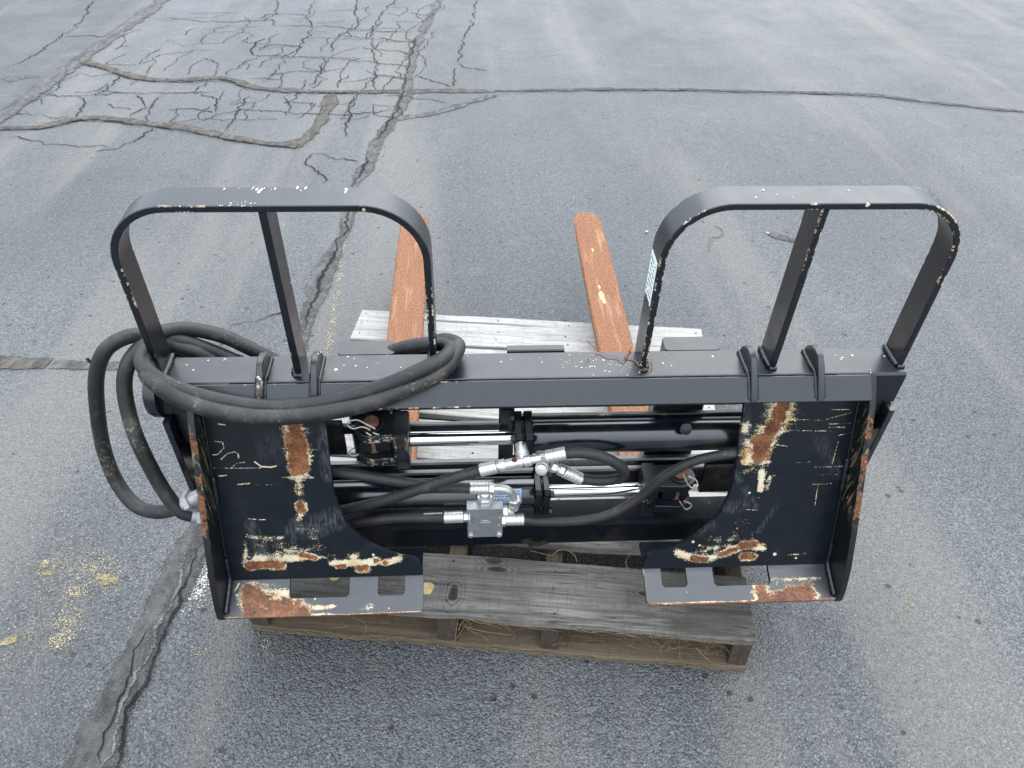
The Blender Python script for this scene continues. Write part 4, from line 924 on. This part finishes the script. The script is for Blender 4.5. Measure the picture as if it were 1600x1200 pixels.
lettering('3', (-.1175, -.0504, .133), .0075, vb); lettering('2', (-.0625, -.0504, .1235), .0075, vb); lettering('4', (-.0625, -.0504, .146), .006, vb)
bx, by = -.0895, -.030
MB().lathe((bx, by, .172), (0, 0, 1), [(0, .0155), (.003, .0155), (.0032, .0150), (.012, .0150), (.013, .0135)], 6, phase=.3).build('hex_plug', M['zinc'], vb, 30)
MB().lathe((bx, by, .185), (0, 0, 1), [(0, .0105), (.009, .0105), (.0105, .009)], 6, phase=.2).build('plug_head', M['zinc'], vb, 30)
for sx in (-.117, -.062): MB().lathe((sx, -.050, .0935), (0, -1, 0), [(0, .0058), (.003, .0056), (.0042, .004)], 18).build('block_screw', M['zinc'], vb, 35)

def fitting(p, d, segs, parent, name='hose_fitting'):
    """segs: (length, radius, sides)"""
    mb = MB(); t = 0; d = Vector(d).normalized(); p = Vector(p)
    for L, r, n in segs:
        mb.lathe(p + d * t, d, [(0, r * .9), (.0012, r), (L - .0012, r), (L, r * .9)], n); t += L - .0004
    return mb.build(name, M['zinc'], parent, 32)
def crimp(p, d, L, r, parent):
    mb = MB(); prof = [(0, r * .92), (.0015, r)]
    k = 4
    for i in range(k):
        a = .0015 + (L - .003) * (i + .8) / (k + .4); prof += [(a - .0006, r), (a, r * .94), (a + .0006, r)]
    prof += [(L - .0015, r), (L, r * .9)]
    mb.lathe(p, d, prof, 20); return mb.build('crimp_sleeve', M['zinc'], parent, 28)
def V3(p): return Vector(p)
HR = .0098
def hose(name, pts, r, label, mat='hose_in', sub=10):
    o = MB().tube(pts, r, 16, sub).build(name, M[mat], root, 70); o['label'] = label; return o
# left port of the block
h3 = hose('hydraulic_hose', [(-0.409,-0.030,0.090),(-0.348,-0.042,0.127),(-0.280,-0.046,0.145),(-0.220,-0.046,0.148),(-0.162,-0.046,0.146)], .0100, 'hose running left from the valve block')
q = [(-0.167,-0.046,0.146),(-0.130,-0.046,0.147),(-0.122,-0.046,0.147)]
crimp(q[0], V3(q[1]) - V3(q[0]), (V3(q[1]) - V3(q[0])).length, .0118, h3); fitting(q[1], V3(q[2]) - V3(q[1]), [(.010, .0105, 6), (.003, .013, 6)], h3)
def hose_print(parent):
    d = MB(); pts = [(-0.203,-0.056,0.171),(-0.168,-0.056,0.172)]
    a, b = V3(pts[0]), V3(pts[1])
    for k in range(9):
        p = a.lerp(b, k / 9); d.box(p.x, p.x + .0022, p.y - .0003, p.y + .0006, p.z - .002, p.z + .0012, .0001, .0003)
    d.build('printed_text', M['mark_white'], parent)
# right port of the block
h4 = hose('hydraulic_hose', [(-0.019,-0.046,0.133),(0.024,-0.047,0.126),(0.085,-0.050,0.130),(0.145,-0.050,0.147),(0.196,-0.046,0.187),(0.235,-0.045,0.247),(0.281,-0.045,0.288),(0.329,-0.046,0.307),(0.380,-0.045,0.313)], .0088, 'thin hose running right from the valve block')
q = [(-0.015,-0.046,0.134),(-0.050,-0.046,0.134),(-0.057,-0.046,0.134)]
crimp(q[0], V3(q[1]) - V3(q[0]), (V3(q[1]) - V3(q[0])).length, .0115, h4); fitting(q[1], V3(q[2]) - V3(q[1]), [(.008, .0130, 6)], h4)
# elbow above the block
h2 = hose('hydraulic_hose', [(-0.377,-0.030,0.269),(-0.315,-0.040,0.267),(-0.248,-0.044,0.252),(-0.179,-0.046,0.237),(-0.112,-0.047,0.231)], .0098, 'hose from the left ending in the bent steel tube')
q = [(-0.117,-0.047,0.231),(-0.083,-0.047,0.230),(-0.073,-0.047,0.229)]
crimp(q[0], V3(q[1]) - V3(q[0]), (V3(q[1]) - V3(q[0])).length, .0115, h2); fitting(q[1], V3(q[2]) - V3(q[1]), [(.010, .0112, 6)], h2)
el = MB().tube([(-0.078,-0.047,0.230),(-0.061,-0.047,0.229),(-0.048,-0.046,0.222),(-0.039,-0.044,0.206),(-0.035,-0.042,0.183)], .0078, 16, 8).build('bent_tube', M['zinc'], h2, 60)
q = [(-0.035,-0.042,0.192),(-0.035,-0.041,0.164),(-0.034,-0.041,0.144)]
fitting(q[0], V3(q[1]) - V3(q[0]), [(.016, .0120, 6), (.014, .0100, 18)], h2)
q = [(-0.034,-0.040,0.155),(-0.050,-0.040,0.154),(-0.059,-0.040,0.154)]
fitting(q[0], V3(q[1]) - V3(q[0]), [(.012, .0090, 18), (.010, .0125, 6)], h2)
# tee on the upper gland with its two hoses
h1 = hose('hydraulic_hose', [(-0.393,-0.036,0.152),(-0.322,-0.050,0.189),(-0.248,-0.062,0.231),(-0.166,-0.066,0.275),(-0.094,-0.062,0.299)], .0100, 'hose crossing up to the tee fitting')
q = [(-0.098,-0.062,0.298),(-0.069,-0.062,0.307),(-0.043,-0.060,0.312),(-0.003,-0.058,0.320),(0.015,-0.058,0.325),(0.050,-0.058,0.334)]
crimp(q[0], V3(q[1]) - V3(q[0]), (V3(q[1]) - V3(q[0])).length, .0118, h1)
tee = MB(); d = V3(q[3]) - V3(q[1])
tee.lathe(q[1], d, [(0, .0080), (.004, .0082), (.005, .0112), (.015, .0112), (.016, .0085), (.018, .0085), (.0185, .0096), (.044, .0096), (.0445, .0085), (.047, .0085), (.048, .0112), (.060, .0112), (.061, .0080), (d.length + .010, .0080)], 18)
tb = [(-0.023,-0.059,0.315),(-0.025,-0.040,0.323)]
tee.lathe(tb[0], V3(tb[1]) - V3(tb[0]), [(0, .0085), (.010, .0090), (.011, .0118), (.019, .0118), (.020, .0100), (.034, .0100)], 18)
tee.build('tee_fitting', M['zinc'], glu, 35)
MB().lathe((tb[0][0] - .016, tb[0][1] - .004, tb[0][2] + .012), (0, -1, .3), [(0, .0045), (.003, .0045), (.0045, .0025)], 12).build('grease_cap', M['red_cap'], glu, 40)
crimp(q[4], V3(q[5]) - V3(q[4]), (V3(q[5]) - V3(q[4])).length, .0118, glu)
h5 = hose('hydraulic_hose', [(0.046,-0.058,0.332),(0.073,-0.062,0.338),(0.105,-0.068,0.337),(0.134,-0.070,0.321),(0.153,-0.068,0.298),(0.154,-0.064,0.274),(0.137,-0.058,0.259),(0.110,-0.054,0.253),(0.080,-0.050,0.255)], .0098, 'short looped hose doubling back to the lower cylinder')
q = [(0.084,-0.050,0.253),(0.051,-0.048,0.275),(0.041,-0.047,0.281),(0.025,-0.044,0.287)]
crimp(q[0], V3(q[1]) - V3(q[0]), (V3(q[1]) - V3(q[0])).length, .0115, h5); fitting(q[1], V3(q[3]) - V3(q[1]), [(.010, .0110, 6), (.006, .0085, 18), (.010, .0105, 6)], h5)
pp = [(0.011,-0.046,0.277),(0.015,-0.030,0.269)]
MB().lathe(pp[1], V3(pp[0]) - V3(pp[1]), [(0, .012), (.012, .012), (.0125, .0105), (.020, .0105), (.021, .008)], 24).build('port_plug', M['zinc'], gll, 35)
hose_print(h3)

# --- the two long hoses looped round the left hoop
LH = .0127
HA = [(-0.609,-0.060,0.231),(-0.629,-0.062,0.219),(-0.652,-0.060,0.205),(-0.691,-0.050,0.188),(-0.732,-0.030,0.186),(-0.764,0.000,0.217),(-0.771,0.020,0.285),(-0.756,0.030,0.372),(-0.736,0.040,0.445),(-0.709,0.050,0.490),(-0.676,0.068,0.502),(-0.644,0.084,0.491),(-0.602,0.092,0.471),(-0.557,0.098,0.441),(-0.503,0.096,0.409),(-0.428,0.090,0.385),(-0.333,0.086,0.410),(-0.249,0.082,0.449),(-0.211,0.076,0.467),(-0.174,0.068,0.478),(-0.149,0.045,0.492),(-0.144,0.018,0.505),(-0.158,-0.012,0.512),(-0.198,-0.034,0.505),(-0.249,-0.046,0.488),(-0.331,-0.058,0.468),(-0.421,-0.064,0.462),(-0.502,-0.062,0.476),(-0.563,-0.054,0.496),(-0.598,-0.046,0.516),(-0.621,-0.020,0.522),(-0.630,0.030,0.507),(-0.622,0.078,0.476),(-0.583,0.084,0.453),(-0.544,0.088,0.417)]
HB = [(-0.601,-0.070,0.199),(-0.617,-0.072,0.206),(-0.634,-0.070,0.221),(-0.657,-0.052,0.268),(-0.675,-0.030,0.353),(-0.687,-0.000,0.397),(-0.687,0.020,0.437),(-0.678,0.036,0.466),(-0.664,0.055,0.481),(-0.640,0.072,0.493),(-0.621,0.092,0.494),(-0.587,0.112,0.480),(-0.538,0.116,0.459),(-0.489,0.112,0.428),(-0.419,0.108,0.384),(-0.333,0.104,0.381),(-0.249,0.098,0.420),(-0.202,0.090,0.444),(-0.161,0.080,0.475),(-0.134,0.045,0.496),(-0.136,0.012,0.504),(-0.158,-0.022,0.496),(-0.209,-0.048,0.485),(-0.288,-0.074,0.471),(-0.407,-0.086,0.462),(-0.493,-0.084,0.473),(-0.557,-0.072,0.491),(-0.590,-0.062,0.514),(-0.613,-0.034,0.513),(-0.632,0.030,0.487),(-0.636,0.098,0.445),(-0.597,0.112,0.425),(-0.559,0.118,0.378)]
a_ = MB().tube(HA, LH, 20, 12).build('hydraulic_hose', M['hose'], root, 70); a_['label'] = 'long thick hose whose outer loop hangs farthest left'
b2 = MB().tube(HB, LH, 20, 12).build('hydraulic_hose', M['hose'], root, 70); b2['label'] = 'long thick hose whose inner loop hangs beside the left plate'
for (H_, o) in ((HA, a_), (HB, b2)):
    d = V3(H_[0]) - V3(H_[1]); d.normalize()
    p = V3(H_[1]) + d * .004
    mb = MB(); mb.lathe(p, d, [(0, .0150), (.010, .0150)], 20)
    mb.lathe(p + d * .010, d, [(0, .019), (.001, .0205), (.011, .0205), (.012, .019)], 6)
    mb.lathe(p + d * .022, d, [(0, .014), (.022, .014)], 20)
    mb.build('hose_fitting', M['zinc_dull'], o, 30)
# torn cover flaps on the loops
tf = [(-0.735,0.045,0.481),(-0.744,0.046,0.475),(-0.738,0.044,0.460)]
for off in (0,):
    MB().tube([tf[1], (tf[1][0] + .004, tf[1][1], tf[1][2] - .010), tf[2]], .0028, 6, 4).build('torn_cover', M['hose'], a_, 60)

# --- thin rusty wire lying over the beam
wr = MB().tube([(0.084,0.045,0.500),(0.103,0.048,0.478),(0.121,0.034,0.476),(0.136,0.032,0.476),(0.147,0.021,0.476),(0.161,0.050,0.476),(0.164,0.051,0.478),(0.149,0.032,0.475),(0.163,0.024,0.474),(0.171,0.006,0.476),(0.182,-0.004,0.477),(0.192,0.006,0.477),(0.193,0.024,0.477)], .0008, 6, 6).build('wire', M['copper'], None, 60)
wr.matrix_world = root.matrix_world.copy()
tag(wr, 'thin rusty wire lying bent over the beam left of the right hoop', 'wire')

# ------------------------------------------------------------------ pallet
pal = empty('wooden_pallet'); pal.location = (-.07569, -.14521, 0); pal.rotation_euler = (0, 0, -.13564)
tag(pal, 'weathered grey wooden pallet lying skewed under the fork attachment', 'pallet')
def plank(name, a0, a1, b0, b1, z0, z1, mat, axis, parent, jag=.0015, seed=0, skew=0.0, jag_front=None):
    """a board with slightly wandering edges; axis = long direction"""
    rnd = random.Random(seed); n = 48; v = []; f = []
    bev = .002
    for i in range(n + 1):
        t = i / n
        def nz(k, sc=1.0): return jag * 2 * (mnoise.noise((t * 6 + seed * 3.7, k * 5.1, seed)) + .5 * mnoise.noise((t * 30 + seed, k * 9.1, seed * 1.3))) * sc
        jf = (jag_front or jag) / jag
        if axis == 'x':
            c = a0 + (a1 - a0) * t + (0 if 0 < i < n else nz(7) * .5); lo = b0 + nz(1) + (nz(5) * (jf - 1)) + skew * (t - .5); hi = b1 + nz(2) + skew * (t - .5); zz = nz(3) * .5
            sec = [(c, lo, z0 + bev), (c, lo, z1 - bev + zz), (c, lo + bev, z1 + zz), (c, hi - bev, z1 + zz), (c, hi, z1 - bev + zz), (c, hi, z0 + bev), (c, hi - bev, z0), (c, lo + bev, z0)]
        else:
            c = b0 + (b1 - b0) * t; lo = a0 + nz(1); hi = a1 + nz(2); zz = 0
            sec = [(lo, c, z0 + bev), (lo, c, z1 - bev), (lo + bev, c, z1), (hi - bev, c, z1), (hi, c, z1 - bev), (hi, c, z0 + bev), (hi - bev, c, z0), (lo + bev, c, z0)]
        v += sec
    for i in range(n):
        for k in range(8): f.append((i * 8 + k, i * 8 + (k + 1) % 8, (i + 1) * 8 + (k + 1) % 8, (i + 1) * 8 + k))
    f.append(tuple(range(8))[::-1]); f.append(tuple(n * 8 + k for k in range(8)))
    o = mesh_obj(name, v, f, mat, parent); fix_normals(o); return o
boards = [(-.507, .507, -.010, .137, 'wood_grey', 0.0), (-.505, .506, .180, .272, 'wood_grey', .006), (-.506, .504, .288, .402, 'wood_pale', .004), (-.507, .507, .413, .552, 'wood_pale', -.004), (-.504, .506, .572, .700, 'wood_pale', -.014), (-.507, .505, .716, .862, 'wood_pale', .006), (-.506, .507, .874, 1.023, 'wood_pale', .003)]
bo = []
for i, (a0, a1, b0, b1, m_, sk) in enumerate(boards):
    o = plank('deck_board', a0, a1, b0, b1, .102, .120, M[m_], 'x', pal, .0016, i + 1, sk, .004 if i == 0 else None); bo.append(o)
bo[0]['label'] = 'dark grey front deck board with knots and a splintered front edge'; bo[6]['label'] = 'pale bleached deck board at the far edge'
nm = bpy.data.meshes.new('nail_head'); tmp = MB().lathe((0, 0, 0), (0, 0, 1), [(0, .0026), (.0005, .0028), (.0010, .002)], 10); nm.from_pydata(tmp.v, [], tmp.f); nm.materials.append(M['nail'])
def nail(a, b, parent):
    o = bpy.data.objects.new('nail_head', nm); COL.objects.link(o); o.parent = parent; o.location = (a, b, .1203); o.rotation_euler = (random.uniform(-.2, .2), random.uniform(-.2, .2), 0)
stx = (-.487, -.093, .114, .488)
for i, (a0, a1, b0, b1, m_, sk) in enumerate(boards):
    for sxx in stx:
        k = 3 if i in (0, 6) else 2
        for j in range(k): nail(sxx + random.uniform(-.006, .006), b0 + (b1 - b0) * ((j + .5) / k if k == 2 else (.2, .5, .85)[j]) + random.uniform(-.008, .008), bo[i])
for i, (x0, x1) in enumerate(((-.506, -.468), (-.112, -.074), (.096, .130), (.470, .506))):
    plank('stringer', x0, x1, -.003, 1.02, .0185, .1015, M['wood_warm'], 'y', pal, .001, 20 + i)
for i, (b0, b1) in enumerate(((-.008, .085), (.30, .39), (.62, .71), (.93, 1.02))):
    plank('bottom_board', -.506, .507, b0, b1, .001, .018, M['wood_bottom'], 'x', pal, .002, 30 + i, 0, .006)
# splintered strip along the front board
sp = MB()
for k in range(45):
    a = random.uniform(-.05, .5); b = -.011 + random.uniform(-.003, .002); L = random.uniform(.015, .06)
    sp.tube([(a, b, .106 + random.uniform(0, .01)), (a + L * .5, b - random.uniform(0, .004), .106 + random.uniform(-.002, .01)), (a + L, b - random.uniform(-.002, .005), .105 + random.uniform(-.006, .008))], random.uniform(.0004, .0009), 4, 2, 0, lambda t: 1 - .7 * t)
o = sp.build('splinters', M['wood_broken'], bo[0]); o['kind'] = 'stuff'
sp = MB()
for k in range(90):
    a = random.uniform(-.5, .48); b = -.009 + random.uniform(-.003, .002); L = random.uniform(.015, .06)
    sp.tube([(a, b, .012 + random.uniform(-.006, .006)), (a + L * .5, b - random.uniform(0, .005), .010 + random.uniform(-.006, .006)), (a + L, b - random.uniform(-.002, .006), .010 + random.uniform(-.006, .006))], random.uniform(.0004, .0009), 4, 2, 0, lambda t: 1 - .7 * t)
o = sp.build('splinters', M['wood_broken'], pal); o['kind'] = 'stuff'
# straw tangled under the front board
sw = MB()
def strand(a, b, z, L, up=.3, r=(.00028, .0006)):
    an = random.uniform(0, 6.28); p = Vector((a, b, z)); pts = [tuple(p)]; dz = random.uniform(-.4, up)
    for k in range(4):
        an += random.uniform(-.7, .7); dz += random.uniform(-.3, .2)
        p = p + Vector((math.cos(an), math.sin(an) * .5, dz * .5)) * L / 4
        p.z = max(.003, min(.101, p.z)); pts.append(tuple(p))
    sw.tube(pts, random.uniform(*r), 4, 3)
for (a0, a1, n) in ((-.42, -.14, 60), (-.06, .02, 40), (.02, .09, 35), (.135, .17, 30), (.22, .47, 170)):
    for k in range(n): strand(random.uniform(a0, a1), random.uniform(.0, .10), random.uniform(.02, .10), random.uniform(.02, .08))
for k in range(120): strand(random.uniform(.28, .46), random.uniform(.01, .07), random.uniform(.06, .101), random.uniform(.01, .05))
for pts in ([(-0.070,-0.001,0.100),(-0.075,-0.012,0.060),(-0.078,-0.013,0.020),(-0.069,-0.015,0.006),(-0.055,-0.017,0.004)], [(-0.047,0.008,0.090),(-0.063,-0.003,0.060),(-0.077,-0.007,0.030)], [(-0.062,-0.004,0.090),(-0.047,-0.002,0.060),(-0.025,-0.004,0.050),(-0.008,-0.007,0.030)], [(-0.070,-0.011,0.070),(-0.060,-0.001,0.090),(-0.045,-0.000,0.080),(-0.053,-0.002,0.060)], [(-0.282,-0.014,0.090),(-0.262,-0.009,0.070),(-0.260,-0.009,0.040),(-0.271,-0.007,0.020)], [(-0.292,-0.015,0.060),(-0.329,-0.011,0.040),(-0.347,-0.014,0.020)], [(0.096,-0.011,0.020),(0.093,-0.028,0.008),(0.092,-0.055,0.003)], [(0.369,-0.010,0.060),(0.376,-0.014,0.030),(0.393,-0.012,0.010),(0.413,-0.009,0.006)], [(0.398,-0.012,0.080),(0.426,-0.010,0.040),(0.441,-0.011,0.030)], [(0.400,-0.004,0.090),(0.454,0.003,0.070),(0.480,0.001,0.030)], [(-0.092,0.003,0.080),(-0.027,-0.007,0.070),(0.038,-0.011,0.070)], [(0.251,0.006,0.090),(0.268,0.012,0.050),(0.282,0.015,0.040)]):
    sw.tube(pts, .00075, 5, 6)
for pts in ([(0.060,0.174,0.105),(0.091,0.163,0.110),(0.107,0.155,0.118),(0.120,0.166,0.122),(0.136,0.173,0.120)], [(0.136,0.173,0.120),(0.155,0.158,0.120),(0.160,0.140,0.122)], [(0.278,0.172,0.125),(0.265,0.160,0.122),(0.263,0.140,0.122),(0.271,0.128,0.122)]):
    sw.tube(pts, .0008, 5, 6)
so = sw.build('dry_straw', M['straw'], None, 60); so.location = pal.location; so.rotation_euler = pal.rotation_euler
tag(so, 'dry straw and grass stems tangled under the front pallet board', 'straw', None, 'stuff')
# dried leaves
def leaf(label, a, b, r, rz):
    n = 16; v = [(0, 0, .001)]; f = []
    for k in range(n):
        an = 6.283 * k / n; rr = r * (1 + .10 * math.sin(3 * an + 1) + (.25 if k == 0 else 0)); v.append((rr * math.cos(an), rr * .92 * math.sin(an), .0006 + .0012 * math.cos(2 * an)))
    for k in range(n): f.append((0, 1 + k, 1 + (k + 1) % n))
    o = mesh_obj('leaf', v, f, M['leaf']); md = o.modifiers.new('thickness', 'SOLIDIFY'); md.thickness = .0004
    p = Matrix.Translation(pal.location) @ Matrix.Rotation(-.13564, 4, 'Z') @ Vector((a, b, .1212)); o.location = p; o.rotation_euler = (0, 0, rz)
    return tag(o, label, 'leaf', 'yellow leaves on the front pallet board')
lf = [(-0.140,0.047),(-0.333,0.051)]
leaf('round yellow leaf on the front pallet board beside the left plate foot', lf[0][0], lf[0][1], .0155, 2.6)
leaf('yellow leaf seen through the wide slot of the left plate foot', lf[1][0], lf[1][1] + .012, .016, .4)
for o in list(bpy.data.objects):
    if o.name.startswith('printed_text'): o['kind'] = 'stuff'
# a curled stem and pale pebbles on the asphalt
cg = [(0.774,1.463),(0.794,1.535),(0.815,1.570),(0.834,1.564),(0.861,1.594),(0.865,1.624),(0.848,1.656)]
o = MB().tube([(x, y, .004) for x, y in cg], .0016, 6, 6).build('curled_stem', M['straw'], None, 60); tag(o, 'curled pale grass stem on the asphalt inside the right hoop', 'stem')
def pebble(label, x, y, r):
    bm = bmesh.new(); bmesh.ops.create_icosphere(bm, subdivisions=2, radius=r)
    for v in bm.verts: v.co = v.co * (1 + .25 * mnoise.noise(v.co * 90)); v.co.z *= .7
    me = bpy.data.meshes.new('pebble'); bm.to_mesh(me); bm.free(); me.materials.append(M['white_spill'])
    for p in me.polygons: p.use_smooth = True
    o = bpy.data.objects.new('pebble', me); COL.objects.link(o); o.location = (x, y, r * .55); return tag(o, label, 'pebble', 'pale pebbles on the asphalt')
pb = [(0.567,1.618),(1.034,1.593),(-1.224,0.823)]
pebble('small pale pebble just left of the right guard hoop', pb[0][0], pb[0][1], .006)
pebble('small pale pebble framed inside the right guard hoop', pb[1][0], pb[1][1], .006)
pebble('small pale pebble behind the outer hose loop at the left', pb[2][0], pb[2][1], .006)
